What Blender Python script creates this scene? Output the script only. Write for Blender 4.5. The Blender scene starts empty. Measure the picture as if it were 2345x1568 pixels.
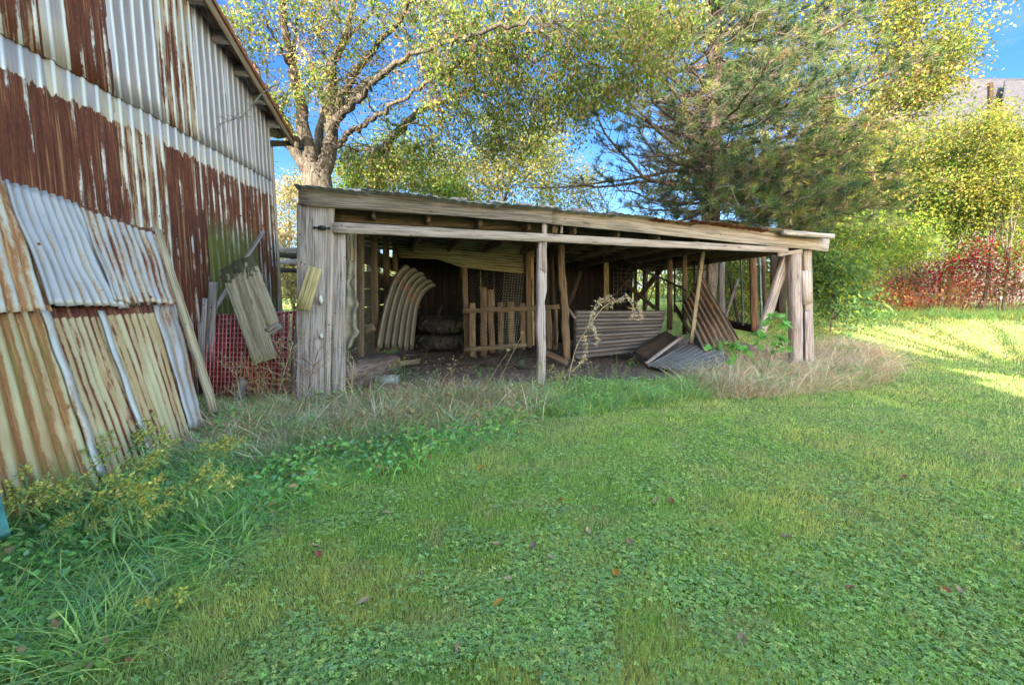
import bpy, math, random
import numpy as np
from mathutils import Vector, Matrix
R = math.radians
random.seed(7); rng = np.random.default_rng(7)
SC = bpy.context.scene; COL = SC.collection
# ---------------------------------------------------------------- camera, sky, sun, exposure
PITCH = 6.8; CAMZ = 1.5
cam = bpy.data.objects.new('camera', bpy.data.cameras.new('camera')); COL.objects.link(cam)
cam.location = (0, 0, CAMZ); cam.rotation_euler = (R(90 - PITCH), 0, 0)
cam.data.lens = 16.0; cam.data.sensor_width = 36; cam.data.clip_end = 2000; cam.data.clip_start = .02
SC.camera = cam
SUN_EL = 21.0
SUN_DIR = Vector((.316 * math.cos(R(SUN_EL)), .949 * math.cos(R(SUN_EL)), -math.sin(R(SUN_EL))))
w = bpy.data.worlds.new('World'); SC.world = w; w.use_nodes = True
nt = w.node_tree; nt.nodes.clear()
sky = nt.nodes.new('ShaderNodeTexSky'); sky.sky_type = 'NISHITA'; sky.sun_disc = False
sky.sun_elevation = R(SUN_EL); sky.sun_rotation = math.atan2(-.316, -.949)
sky.ozone_density = 3.0; sky.air_density = 1.0; sky.dust_density = .6
bg = nt.nodes.new('ShaderNodeBackground'); bg.inputs[1].default_value = .15
wo = nt.nodes.new('ShaderNodeOutputWorld')
# thin streaky cloud over the blue
tcw = nt.nodes.new('ShaderNodeTexCoord'); mp = nt.nodes.new('ShaderNodeMapping'); mp.inputs['Scale'].default_value = (1.2, 1.2, 5.0)
nz = nt.nodes.new('ShaderNodeTexNoise'); nz.inputs['Scale'].default_value = 2.4; nz.inputs['Detail'].default_value = 7; nz.inputs['Roughness'].default_value = .62
rp = nt.nodes.new('ShaderNodeValToRGB'); rp.color_ramp.elements[0].position = .50; rp.color_ramp.elements[0].color = (0, 0, 0, 1)
rp.color_ramp.elements[1].position = .8; rp.color_ramp.elements[1].color = (.5, .5, .5, 1)
mx = nt.nodes.new('ShaderNodeMix'); mx.data_type = 'RGBA'; mx.inputs[7].default_value = (4.6, 5.2, 6.2, 1)
hs = nt.nodes.new('ShaderNodeHueSaturation'); hs.inputs['Saturation'].default_value = 1.25; hs.inputs['Value'].default_value = 1.0
L = nt.links.new
L(tcw.outputs['Generated'], mp.inputs[0]); L(mp.outputs[0], nz.inputs[0]); L(nz.outputs[0], rp.inputs[0])
L(sky.outputs[0], hs.inputs['Color']); L(hs.outputs[0], mx.inputs[6]); L(rp.outputs[0], mx.inputs[0]); L(bg.outputs[0], wo.inputs[0])
sl = bpy.data.lights.new('sun', 'SUN'); sl.energy = 2.0; sl.angle = R(.5); sl.color = (1.0, .90, .73)
# added sky tint: darker blue ahead, bright and warm behind to fill the shade
sx = nt.nodes.new('ShaderNodeSeparateXYZ'); L(tcw.outputs['Generated'], sx.inputs[0])
mr = nt.nodes.new('ShaderNodeMapRange'); mr.interpolation_type = 'SMOOTHSTEP'; L(sx.outputs[1], mr.inputs[0]); mr.inputs[1].default_value = .1; mr.inputs[2].default_value = .55
tn = nt.nodes.new('ShaderNodeMix'); tn.data_type = 'RGBA'; L(mr.outputs[0], tn.inputs[0]); tn.inputs[6].default_value = (1.55, 1.05, .66, 1); tn.inputs[7].default_value = (.14, .152, .19, 1)
ml = nt.nodes.new('ShaderNodeMix'); ml.data_type = 'RGBA'; ml.blend_type = 'MULTIPLY'; ml.inputs[0].default_value = 1; L(mx.outputs[2], ml.inputs[6]); L(tn.outputs[2], ml.inputs[7]); L(ml.outputs[2], bg.inputs[0])
so = bpy.data.objects.new('sun', sl); COL.objects.link(so); so.rotation_mode = 'QUATERNION'
so.rotation_quaternion = SUN_DIR.to_track_quat('-Z', 'Y'); so.location = (-10, -30, 20)
SC.view_settings.view_transform = 'Standard'; SC.view_settings.look = 'None'; SC.view_settings.gamma = 1
SC.view_settings.exposure = 3.45

# ---------------------------------------------------------------- measuring helpers (2345 x 1568 view of the photograph)
F = 16.0 / 36 * 2345
CP, SP = math.cos(R(PITCH)), math.sin(R(PITCH))
CAM = Vector((0, 0, CAMZ))
def ray(u, v):
    cx, cy = (u - 1172.5) / F, (784 - v) / F
    return Vector((cx, CP + cy * SP, -SP + cy * CP))
def onplane(u, v, P, N):
    d = ray(u, v); N = Vector(N); t = (Vector(P) - CAM).dot(N) / d.dot(N)
    return CAM + d * t
def atD(u, v, D):
    d = ray(u, v); return CAM + d * (D / d.y)
def gz(x, y):
    y = np.asarray(y, float); x = np.asarray(x, float)
    t = np.clip((y - 8.5) / 12, 0, 1); s = t * t * (3 - 2 * t)
    u = np.clip((x + 1.6) / -1.6, 0, 1) * np.clip((6.5 - y) / 3, 0, 1)
    out = s * .72 - .10 * u + .025 * np.sin(x * 1.1 + 2) * np.sin(y * .8)
    inside = (y > 5.5) & (y < 11.5) & (x > -2.6) & (x < 4.9)
    return np.where(inside, .03 + s * .15, out)
def onground(u, v, dz=0):
    z = 0.0
    for i in range(12):
        p = onplane(u, v, (0, 0, z + dz), (0, 0, 1)); z = float(gz(p.x, p.y))
    return p
FA, FB = Vector((-2.38, 5.6, 0)), Vector((4.86, 7.7, 0))
fd = (FB - FA).normalized(); FN = Vector((fd.y, -fd.x, 0))          # front normal, towards the camera
def PF(u, v, off=0): return onplane(u, v, FA - FN * off, FN)         # off > 0 goes into the shed
BC0, BC1 = Vector((-4.16, 3.7, 0)), Vector((-4.67, 9.15, 0))
bd = (BC1 - BC0).normalized(); BN = Vector((bd.y, -bd.x, 0))         # barn wall normal, towards +X
def bwall(y, z, off=0):
    t = (y - BC0.y) / bd.y; p = BC0 + bd * t + BN * off; return Vector((p.x, p.y, z))
LT = bwall(3.7, 2.33, .06); LT2 = bwall(6, 2.33, .06); LB = bwall(5, 0, 1.02)
LN = (LT2 - LT).cross(LB - LT).normalized()
if LN.x < 0: LN = -LN
def PL(u, v, off=0): return onplane(u, v, LT + LN * off, LN)

# ---------------------------------------------------------------- object helpers
WM = {}
def setprops(o, label=None, cat=None, group=None, kind=None):
    if label: o['label'] = label
    if cat: o['category'] = cat
    if group: o['group'] = group
    if kind: o['kind'] = kind
def place(o, M, parent=None):
    COL.objects.link(o); WM[o.name] = M.copy()
    if parent is not None:
        o.parent = parent; o.matrix_parent_inverse = WM[parent.name].inverted()
    o.matrix_basis = M
    return o
def thing(name, label, cat, loc=(0, 0, 0), group=None):
    o = bpy.data.objects.new(name, None); o.empty_display_size = .1
    place(o, Matrix.Translation(Vector(loc))); setprops(o, label, cat, group); return o
def npmesh(name, V, Fc, cols=None, uv=None, smooth=False):
    V = np.asarray(V, np.float32).reshape(-1, 3)
    if not isinstance(Fc, list) or np.ndim(Fc[0]) == 1: Fc = [Fc]
    Fc = [np.asarray(f, np.int32) for f in Fc if len(f)]
    me = bpy.data.meshes.new(name)
    nl = sum(f.size for f in Fc); npoly = sum(len(f) for f in Fc)
    me.vertices.add(len(V)); me.vertices.foreach_set('co', V.ravel())
    me.loops.add(nl); me.polygons.add(npoly)
    li = np.concatenate([f.ravel() for f in Fc]); me.loops.foreach_set('vertex_index', li)
    tot = np.concatenate([np.full(len(f), f.shape[1], np.int32) for f in Fc])
    st = np.concatenate([[0], np.cumsum(tot)[:-1]]).astype(np.int32)
    me.polygons.foreach_set('loop_start', st)
    try: me.polygons.foreach_set('loop_total', tot)
    except Exception: pass
    if smooth: me.polygons.foreach_set('use_smooth', np.ones(npoly, bool))
    if cols is not None:
        a = me.color_attributes.new('Col', 'FLOAT_COLOR', 'POINT')
        c = np.ones((len(V), 4), np.float32); c[:, :3] = cols; a.data.foreach_set('color', c.ravel())
    if uv is not None:
        l = me.uv_layers.new(name='UVMap'); l.data.foreach_set('uv', np.asarray(uv, np.float32)[li].ravel())
    me.update(calc_edges=True); me.validate(); return me
def mobj(name, me, mat, parent=None, M=None, **kw):
    if mat is not None: me.materials.append(mat)
    o = bpy.data.objects.new(name, me); place(o, M if M is not None else Matrix.Identity(4), parent)
    setprops(o, **kw); return o
def wobj(name, V, Fc, mat, parent=None, origin=None, cols=None, uv=None, smooth=False, **kw):
    """mesh given in world coordinates; its origin is put at `origin`"""
    V = np.asarray(V, float).reshape(-1, 3)
    if origin is None: origin = WM[parent.name].translation if parent is not None else V.mean(0)
    og = np.array(origin, float)
    return mobj(name, npmesh(name, V - og, Fc, cols, uv, smooth), mat, parent, Matrix.Translation(Vector(og)), **kw)
class MB:
    def __init__(s): s.V = []; s.F = []; s.n = 0
    def add(s, V, Fc):
        V = np.asarray(V, float).reshape(-1, 3); Fc = np.asarray(Fc, int); s.V.append(V); s.F.append(Fc + s.n); s.n += len(V)
    def box(s, c, ax, ay, az):
        c, ax, ay, az = [np.array(q, float) for q in (c, ax, ay, az)]
        V = [c + i * ax + j * ay + k * az for k in (-1, 1) for j in (-1, 1) for i in (-1, 1)]
        s.add(V, [(0, 2, 3, 1), (4, 5, 7, 6), (0, 1, 5, 4), (2, 6, 7, 3), (0, 4, 6, 2), (1, 3, 7, 5)])
    def bar(s, p, q, wdt, thk, n=(0, -1, 0)):
        p = Vector(p); q = Vector(q); d = (q - p); n = Vector(n); y = n.cross(d).normalized(); z = d.cross(y).normalized()
        s.box((p + q) / 2, d / 2, y * wdt / 2, z * thk / 2)
    def tube(s, pts, rad, sides=6):
        V, Fc = tube(pts, rad, sides); n0 = s.n; s.add(V, Fc); m = len(V)
        s.F.append(np.array([list(range(sides))[::-1]]) + n0); s.F.append(np.array([list(range(m - sides, m))]) + n0)
    def obj(s, name, mat, parent=None, origin=None, smooth=False, **kw):
        V = np.concatenate(s.V); Fs = {}
        for f in s.F: Fs.setdefault(f.shape[1], []).append(f)
        return wobj(name, V, [np.concatenate(f) for f in Fs.values()], mat, parent, origin, smooth=smooth, **kw)
def tube(pts, rad, sides=6):
    P = np.array([np.array(p, float) for p in pts]); n = len(P); rad = np.broadcast_to(rad, n)
    T = np.gradient(P, axis=0); T /= np.linalg.norm(T, axis=1)[:, None] + 1e-9
    ref = np.array([.13, .31, .94]) if abs(T[0][2]) < .9 else np.array([1, .1, 0])
    V = []; prev = None
    for i in range(n):
        a = ref - T[i] * ref.dot(T[i]) if prev is None else prev - T[i] * prev.dot(T[i])
        a /= np.linalg.norm(a) + 1e-9; prev = a; b = np.cross(T[i], a)
        for k in range(sides):
            an = 2 * math.pi * k / sides; V.append(P[i] + rad[i] * (a * math.cos(an) + b * math.sin(an)))
    Fc = [(i * sides + k, i * sides + (k + 1) % sides, (i + 1) * sides + (k + 1) % sides, (i + 1) * sides + k) for i in range(n - 1) for k in range(sides)]
    return np.array(V), np.array(Fc)
def tubes_np(P, Rr, sides=3):
    """P (N,K,3), Rr (N,K)"""
    N, K, _ = P.shape
    T = np.gradient(P, axis=1); T /= np.linalg.norm(T, axis=2, keepdims=True) + 1e-9
    ref = np.zeros_like(T); ref[..., 0] = .3; ref[..., 1] = .9; ref[..., 2] = .3
    a = np.cross(T, ref); a /= np.linalg.norm(a, axis=2, keepdims=True) + 1e-9; b = np.cross(T, a)
    V = np.stack([P + Rr[..., None] * (a * math.cos(2 * math.pi * k / sides) + b * math.sin(2 * math.pi * k / sides)) for k in range(sides)], 2)
    idx = np.arange(N * K * sides).reshape(N, K, sides)
    Fc = np.stack([idx[:, :-1, :], np.roll(idx, -1, 2)[:, :-1, :], np.roll(idx, -1, 2)[:, 1:, :], idx[:, 1:, :]], -1)
    return V.reshape(-1, 3), Fc.reshape(-1, 4)
def unit(a): return a / (np.linalg.norm(a, axis=-1, keepdims=True) + 1e-9)
def rdir(n, flat=1.0):
    d = rng.normal(size=(n, 3)); d[:, 2] *= flat; return unit(d)
def leaves(P, D, length, width, fold=.25):
    """kite leaves: P base points, D axis; (4 verts, 1 quad each)"""
    N = len(P); S = unit(np.cross(D, rdir(N))); Nn = unit(np.cross(S, D))
    length = np.broadcast_to(length, N)[:, None]; width = np.broadcast_to(width, N)[:, None]
    mid = P + D * length * .42
    V = np.stack([P, mid + S * width / 2 + Nn * width * fold, P + D * length, mid - S * width / 2 + Nn * width * fold], 1)
    return V.reshape(-1, 3), np.arange(4 * N).reshape(N, 4)
def blades(P, D, length, width, bend, nseg=3, taper=True):
    """curved ribbons; bend (N,3) is added quadratically"""
    N = len(P); length = np.broadcast_to(length, N)[:, None]; width = np.broadcast_to(width, N)[:, None]
    S = np.stack([rng.normal(size=N), rng.normal(size=N), np.zeros(N)], 1); S = unit(S)
    rows = []
    for i in range(nseg + 1):
        t = i / nseg; c = P + D * length * t + bend * t * t; wv = width * (1 - t ** 1.6 * .93) if taper else width
        rows.append(np.stack([c - S * wv / 2, c + S * wv / 2], 1))
    V = np.stack(rows, 1)                                            # N,nseg+1,2,3
    idx = np.arange(N * (nseg + 1) * 2).reshape(N, nseg + 1, 2)
    Fc = np.stack([idx[:, :-1, 0], idx[:, :-1, 1], idx[:, 1:, 1], idx[:, 1:, 0]], -1)
    return V.reshape(-1, 3), Fc.reshape(-1, 4)
def pal(n, palette, var=.15):
    c = np.array([p[:3] for p in palette]); wts = np.array([p[3] for p in palette], float); wts /= wts.sum()
    i = rng.choice(len(c), n, p=wts); o = c[i] * (1 + rng.normal(size=(n, 1)) * var) * (1 + rng.normal(size=(n, 3)) * var * .3)
    return np.clip(o, .003, .9)
def vnoise(x, y, sc, seed=0):
    x = np.asarray(x) / sc + seed * 17.3; y = np.asarray(y) / sc + seed * 7.7
    xi = np.floor(x).astype(np.int64); yi = np.floor(y).astype(np.int64); fx = x - xi; fy = y - yi
    fx = fx * fx * (3 - 2 * fx); fy = fy * fy * (3 - 2 * fy)
    def h(a, b):
        v = (a * 374761393 + b * 668265263 + seed * 982451653) & 0x7fffffff; v = ((v ^ (v >> 13)) * 1274126177) & 0x7fffffff
        return ((v ^ (v >> 16)) & 0xffff) / 65535.0
    return (h(xi, yi) * (1 - fx) + h(xi + 1, yi) * fx) * (1 - fy) + (h(xi, yi + 1) * (1 - fx) + h(xi + 1, yi + 1) * fx) * fy
def inpoly(x, y, poly):
    ins = np.zeros(len(x), bool); n = len(poly)
    for i in range(n):
        x1, y1 = poly[i]; x2, y2 = poly[(i + 1) % n]
        c = ((y1 > y) != (y2 > y)) & (x < (x2 - x1) * (y - y1) / (y2 - y1 + 1e-12) + x1); ins ^= c
    return ins

# ---------------------------------------------------------------- materials
class NB:
    def __init__(s, name):
        s.m = bpy.data.materials.new(name); s.m.use_nodes = True; s.t = s.m.node_tree; s.t.nodes.clear()
        s.out = s.n('ShaderNodeOutputMaterial')
    def n(s, k, **kw):
        x = s.t.nodes.new(k)
        for a, b in kw.items(): setattr(x, a, b)
        return x
    def l(s, a, b): s.t.links.new(a, b)
    def put(s, sock, v):
        if hasattr(v, 'node'): s.l(v, sock)
        elif isinstance(v, tuple) and len(v) == 3 and sock.type == 'RGBA': sock.default_value = (*v, 1)
        else: sock.default_value = v
    def math(s, op, a, b=0.0, clamp=False):
        x = s.n('ShaderNodeMath', operation=op, use_clamp=clamp); s.put(x.inputs[0], a); s.put(x.inputs[1], b); return x.outputs[0]
    def noise(s, vec, scale=1, detail=4, rough=.6, dist=0):
        x = s.n('ShaderNodeTexNoise'); s.l(vec, x.inputs['Vector']); x.inputs['Scale'].default_value = scale
        x.inputs['Detail'].default_value = detail; x.inputs['Roughness'].default_value = rough; x.inputs['Distortion'].default_value = dist; return x.outputs[0]
    def map(s, vec, sc=(1, 1, 1), loc=(0, 0, 0)):
        x = s.n('ShaderNodeMapping'); s.l(vec, x.inputs[0]); x.inputs['Scale'].default_value = sc; s.put(x.inputs['Location'], loc); return x.outputs[0]
    def mix(s, f, a, b, mode='MIX'):
        x = s.n('ShaderNodeMix', data_type='RGBA', blend_type=mode); s.put(x.inputs[0], f); s.put(x.inputs[6], a); s.put(x.inputs[7], b); return x.outputs[2]
    def step(s, v, a, b):
        x = s.n('ShaderNodeMapRange', interpolation_type='SMOOTHSTEP'); s.put(x.inputs[0], v); x.inputs[1].default_value = a; x.inputs[2].default_value = b; return x.outputs[0]
    def ramp(s, v, els):
        x = s.n('ShaderNodeValToRGB'); s.l(v, x.inputs[0]); cr = x.color_ramp
        while len(cr.elements) < len(els): cr.elements.new(.5)
        for e, (p, c) in zip(cr.elements, els): e.position = p; e.color = (*c, 1)
        return x.outputs[0]
    def seedvec(s, vec, amt=30):
        oi = s.n('ShaderNodeObjectInfo'); a = s.math('MULTIPLY', oi.outputs['Random'], amt); v = s.n('ShaderNodeVectorMath', operation='ADD')
        s.l(vec, v.inputs[0]); s.l(a, v.inputs[1]); return v.outputs[0], oi.outputs['Random']
    def bsdf(s, col, rough=.8, metal=0.0, bump=None, bstr=.3, bdist=.01, spec=.5):
        p = s.n('ShaderNodeBsdfPrincipled'); s.put(p.inputs['Base Color'], col); s.put(p.inputs['Roughness'], rough); s.put(p.inputs['Metallic'], metal)
        p.inputs['Specular IOR Level'].default_value = spec
        if bump is not None:
            b = s.n('ShaderNodeBump'); b.inputs['Strength'].default_value = bstr; b.inputs['Distance'].default_value = bdist; s.l(bump, b.inputs['Height']); s.l(b.outputs[0], p.inputs['Normal'])
        s.l(p.outputs[0], s.out.inputs[0]); return s.m
def wood(name, light=(.38, .33, .31), dark=(.13, .105, .09), warm=(.30, .20, .12), wamt=.3, moss=0.0, mcol=(.05, .07, .02), crk=.5, mosstop=0):
    b = NB(name); tc = b.n('ShaderNodeTexCoord'); v, rnd = b.seedvec(tc.outputs['Object'])
    g = b.noise(b.map(v, (2.2, 60, 60)), 1, 6, .65, .3)
    g2 = b.noise(b.map(v, (.6, 14, 14)), 1, 4, .6, .8)
    bl = b.noise(v, 3.2, 5, .65)
    kn = b.n('ShaderNodeTexVoronoi'); b.l(b.map(v, (1.6, 5, 5)), kn.inputs['Vector']); kn.inputs['Scale'].default_value = 1.3
    knot = b.math('SUBTRACT', 1, b.step(kn.outputs['Distance'], .05, .16))
    f = b.math('ADD', b.math('MULTIPLY', g, .75), b.math('MULTIPLY', g2, .25))
    c = b.mix(b.step(f, .40, .58), dark, light)
    c = b.mix(b.math('MULTIPLY', b.step(bl, .45, .68), wamt), c, warm)
    c = b.mix(b.math('MULTIPLY', knot, .6), c, (.07, .04, .03))
    crack = b.math('SUBTRACT', 1, b.step(b.noise(b.map(v, (1.1, 42, 42), (3, 5, 1)), 1, 2, .4, .2), .28, .34))
    c = b.mix(b.math('MULTIPLY', crack, crk), c, (.03, .022, .018))
    nl = b.n('ShaderNodeTexVoronoi'); b.l(v, nl.inputs['Vector']); nl.inputs['Scale'].default_value = 7
    c = b.mix(b.math('MULTIPLY', b.math('SUBTRACT', 1, b.step(nl.outputs['Distance'], .05, .09)), .8), c, (.03, .022, .02))
    if mosstop > 0:
        ox = b.n('ShaderNodeSeparateXYZ'); b.l(tc.outputs['Object'], ox.inputs[0])
        c = b.mix(b.math('MULTIPLY', b.math('SUBTRACT', 1, b.step(b.math('ADD', ox.outputs[0], b.math('MULTIPLY', b.math('SUBTRACT', b.noise(v, 9, 5, .7), .5), .9)), mosstop - .08, mosstop)), .88), c, mcol)
    if moss > 0: c = b.mix(b.math('MULTIPLY', b.step(b.noise(v, 5, 6, .75), .62 - moss * .25, .70 - moss * .22), .85), c, mcol)
    c = b.mix(1.0, c, b.ramp(rnd, [(0, (.82, .80, .78)), (1, (1.12, 1.10, 1.08))]), 'MULTIPLY')
    return b.bsdf(c, .88, 0, b.math('SUBTRACT', f, b.math('MULTIPLY', crack, .6)), .55, .004, .25)
RUST = [(.32, (.035, .010, .010)), (.47, (.085, .020, .013)), (.60, (.145, .040, .020)), (.76, (.28, .145, .07))]
def metal(name, rust=.0, band=-1.0, tan=.2, moss=0.0, base=(.47, .45, .50), mossz=(1.0, 2.0), tancol=(.46, .37, .23), topdark=0.0, left=None, streak=1.0, crest=0.0, gro=0.0, rust_cols=RUST):
    """weathered sheet steel; UV is metres (across, down from the top edge)"""
    b = NB(name); tc = b.n('ShaderNodeTexCoord'); uv = tc.outputs['UV']; sp = b.n('ShaderNodeSeparateXYZ'); b.l(uv, sp.inputs[0]); U, Vv = sp.outputs[0], sp.outputs[1]
    v, rnd = b.seedvec(uv)
    n1 = b.noise(b.map(v, (14 * streak, .9, 1)), 1, 5, .6); n2 = b.noise(b.map(v, (3.4, 1.6, 1)), 1, 5, .6)
    n3 = b.noise(b.map(v, (70, 22, 1)), 1, 5, .7); n4 = b.noise(b.map(v, (45, 2.2, 1)), 1, 4, .6)
    s = b.math('ADD', b.math('ADD', b.math('MULTIPLY', n1, .38), b.math('MULTIPLY', n2, .30)), b.math('ADD', b.math('MULTIPLY', n3, .14), b.math('MULTIPLY', n4, .18)))
    s = b.math('ADD', s, rust)
    if band > 0:
        vv = b.math('ADD', Vv, b.math('MULTIPLY', b.math('SUBTRACT', n1, .5), -.35))
        s = b.math('SUBTRACT', s, b.math('MULTIPLY', b.math('SUBTRACT', 1, b.step(vv, band - .03, band + .03)), .7))
    if left is not None:
        s = b.math('SUBTRACT', s, b.math('MULTIPLY', b.math('SUBTRACT', 1, b.step(U, left - .03, left + .04)), .35))
    if topdark > 0:
        s = b.math('ADD', s, b.math('MULTIPLY', b.math('SUBTRACT', 1, b.step(b.math('ADD', Vv, b.math('MULTIPLY', n3, .05)), topdark, topdark + .02)), .8))
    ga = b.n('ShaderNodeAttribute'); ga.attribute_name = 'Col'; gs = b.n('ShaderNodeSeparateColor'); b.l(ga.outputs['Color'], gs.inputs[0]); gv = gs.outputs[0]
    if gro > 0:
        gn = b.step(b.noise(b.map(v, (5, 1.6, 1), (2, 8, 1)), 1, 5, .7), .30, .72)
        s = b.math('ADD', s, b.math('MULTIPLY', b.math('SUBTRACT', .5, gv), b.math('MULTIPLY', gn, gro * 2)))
    vo = b.n('ShaderNodeTexVoronoi'); b.l(b.map(v, (1, .75, 1)), vo.inputs['Vector']); vo.inputs['Scale'].default_value = 5.5
    s = b.math('ADD', s, b.math('MULTIPLY', b.math('SUBTRACT', 1, b.step(vo.outputs['Distance'], .02, .10)), .16))
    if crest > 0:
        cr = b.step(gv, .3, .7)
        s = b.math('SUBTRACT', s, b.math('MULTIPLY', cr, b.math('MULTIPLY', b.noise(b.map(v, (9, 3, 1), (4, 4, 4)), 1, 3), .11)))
    m = b.step(s, .485, .56)
    rc = b.ramp(b.math('ADD', b.math('MULTIPLY', n4, .6), b.math('MULTIPLY', n3, .4)), rust_cols)
    rc = b.mix(b.math('MULTIPLY', b.step(b.noise(b.map(v, (55, 1.1, 1), (7, 3, 1)), 1, 3, .5), .56, .66), .75), rc, rust_cols[3][1])
    rc = b.mix(b.step(n3, .60, .72), rc, (.06, .02, .035))
    bc = b.mix(b.math('MULTIPLY', b.step(n1, .38, .62), tan), base, tancol)
    bc = b.mix(b.math('MULTIPLY', b.step(n4, .45, .75), .35 * min(1, tan + .3)), bc, (.30, .22, .13))
    bc = b.mix(b.math('MULTIPLY', b.step(n2, .42, .66), .5), bc, (base[0] * .62, base[1] * .66, base[2] * .74))
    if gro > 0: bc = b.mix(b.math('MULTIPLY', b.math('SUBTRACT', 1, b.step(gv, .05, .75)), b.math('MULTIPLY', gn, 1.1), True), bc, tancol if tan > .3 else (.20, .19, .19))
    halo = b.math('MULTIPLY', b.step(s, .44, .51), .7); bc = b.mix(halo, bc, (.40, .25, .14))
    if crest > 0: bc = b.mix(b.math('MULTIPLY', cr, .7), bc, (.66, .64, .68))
    c = b.mix(m, bc, rc)
    if moss > 0:
        mk = b.math('MULTIPLY', b.step(Vv, *mossz), b.step(b.math('ADD', n1, b.math('MULTIPLY', n2, .5)), .85 - moss * .4, 1.05 - moss * .4))
        c = b.mix(b.math('MULTIPLY', mk, .8), c, (.13, .15, .035))
    rough = b.math('ADD', b.math('MULTIPLY', m, .38), .46)
    met = b.math('MULTIPLY', b.math('SUBTRACT', 1, m), .35 if tan < .5 else .08)
    return b.bsdf(c, rough, met, b.math('ADD', n3, b.math('MULTIPLY', m, .4)), .25, .003, .4)
def leafmat(name, trans=.35, rough=.7):
    b = NB(name); a = b.n('ShaderNodeAttribute'); a.attribute_name = 'Col'
    p = b.n('ShaderNodeBsdfPrincipled'); b.l(a.outputs[0], p.inputs[0]); p.inputs['Roughness'].default_value = rough; p.inputs['Specular IOR Level'].default_value = .12
    t = b.n('ShaderNodeBsdfTranslucent'); b.l(b.mix(1.0, a.outputs[0], (1.15, 1.15, .7), 'MULTIPLY'), t.inputs[0])
    x = b.n('ShaderNodeMixShader'); x.inputs[0].default_value = trans; b.l(p.outputs[0], x.inputs[1]); b.l(t.outputs[0], x.inputs[2]); b.l(x.outputs[0], b.out.inputs[0]); return b.m
def simple(name, col, rough=.7, metal=0.0, var=.25, sc=8, col2=None):
    b = NB(name); tc = b.n('ShaderNodeTexCoord'); v, _ = b.seedvec(tc.outputs['Object'])
    n = b.noise(v, sc, 5, .65); c2 = col2 or tuple(q * (1 - var) * .7 for q in col)
    return b.bsdf(b.mix(b.step(n, .35, .65), c2, col), rough, metal, n, .3, .004)
def barkmat(name, light, dark, sc=1.0):
    b = NB(name); tc = b.n('ShaderNodeTexCoord'); v = tc.outputs['Object']
    n = b.noise(b.map(v, (26 * sc, 26 * sc, 5 * sc)), 1, 5, .65, .6); n2 = b.noise(v, 2.2, 4)
    c = b.mix(b.step(n, .38, .62), dark, light); c = b.mix(b.math('MULTIPLY', b.step(n2, .45, .7), .35), c, (dark[0] * 1.3, dark[1] * 1.5, dark[2] * 1.1))
    return b.bsdf(c, .9, 0, n, .9, .03, .2)
M = {}
M['wood'] = wood('weathered_wood', light=(.40, .35, .375), dark=(.145, .12, .125), warm=(.32, .255, .225), wamt=.5, crk=.55)
M['wood_pale'] = wood('pale_plank', light=(.46, .40, .40), dark=(.20, .17, .165), warm=(.38, .305, .26), wamt=.5, crk=.5)  # paler plank wood
M['wood_brown'] = wood('brown_stud', light=(.235, .175, .13), dark=(.08, .055, .04), warm=(.23, .15, .09), wamt=.6)
M['wood_red'] = wood('reddish_stud', light=(.34, .17, .11), dark=(.13, .06, .04), warm=(.30, .2, .13), wamt=.4)
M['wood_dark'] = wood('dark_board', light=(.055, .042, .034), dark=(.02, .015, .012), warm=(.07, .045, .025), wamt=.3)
M['wood_moss'] = wood('mossy_board', light=(.42, .38, .29), dark=(.2, .16, .12), warm=(.36, .30, .2), wamt=.4, moss=.3, mcol=(.045, .055, .02))
M['wood_pallet'] = wood('pallet_wood', light=(.44, .39, .31), dark=(.22, .18, .14), warm=(.38, .32, .22), wamt=.4, moss=.12, mosstop=.22, mcol=(.04, .045, .02))
M['wood_tan'] = wood('tan_board', light=(.44, .38, .22), dark=(.24, .19, .10), warm=(.38, .28, .14), wamt=.4)
M['wood_purple'] = wood('old_sill_wood', light=(.26, .19, .19), dark=(.09, .06, .06), warm=(.22, .15, .10), wamt=.4)
M['leaf'] = leafmat('leaf', .42); M['grass'] = leafmat('grass_blade', .3, .55); M['dry'] = leafmat('dry_stalk', .15, .8)
M['bark'] = barkmat('maple_bark', (.17, .145, .12), (.06, .048, .04)); M['pinebark'] = barkmat('pine_bark', (.19, .145, .125), (.05, .038, .034), .7)
M['twig'] = simple('twig', (.20, .16, .12), .9, 0, .3, 12)
M['iron'] = simple('black_iron', (.035, .035, .04), .5, .4); M['wire'] = simple('wire', (.22, .21, .2), .5, .6)
M['red'] = simple('red_plastic', (.62, .24, .27), .5, 0, .2, 9, (.55, .13, .15)); M['redweb'] = simple('red_web', (.50, .035, .045), .6, 0, .2, 9); M['rubber'] = simple('tyre_rubber', (.055, .048, .04), .85, 0, .2, 14, (.02, .018, .016))
M['ceramic'] = simple('white_ceramic', (.6, .58, .55), .35); M['tarp'] = simple('torn_tarp', (.34, .30, .25), .8, 0, .2, 10)
M['concrete'] = simple('concrete', (.42, .40, .38), .9); M['teal'] = simple('teal_plastic', (.05, .22, .22), .6)

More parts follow.
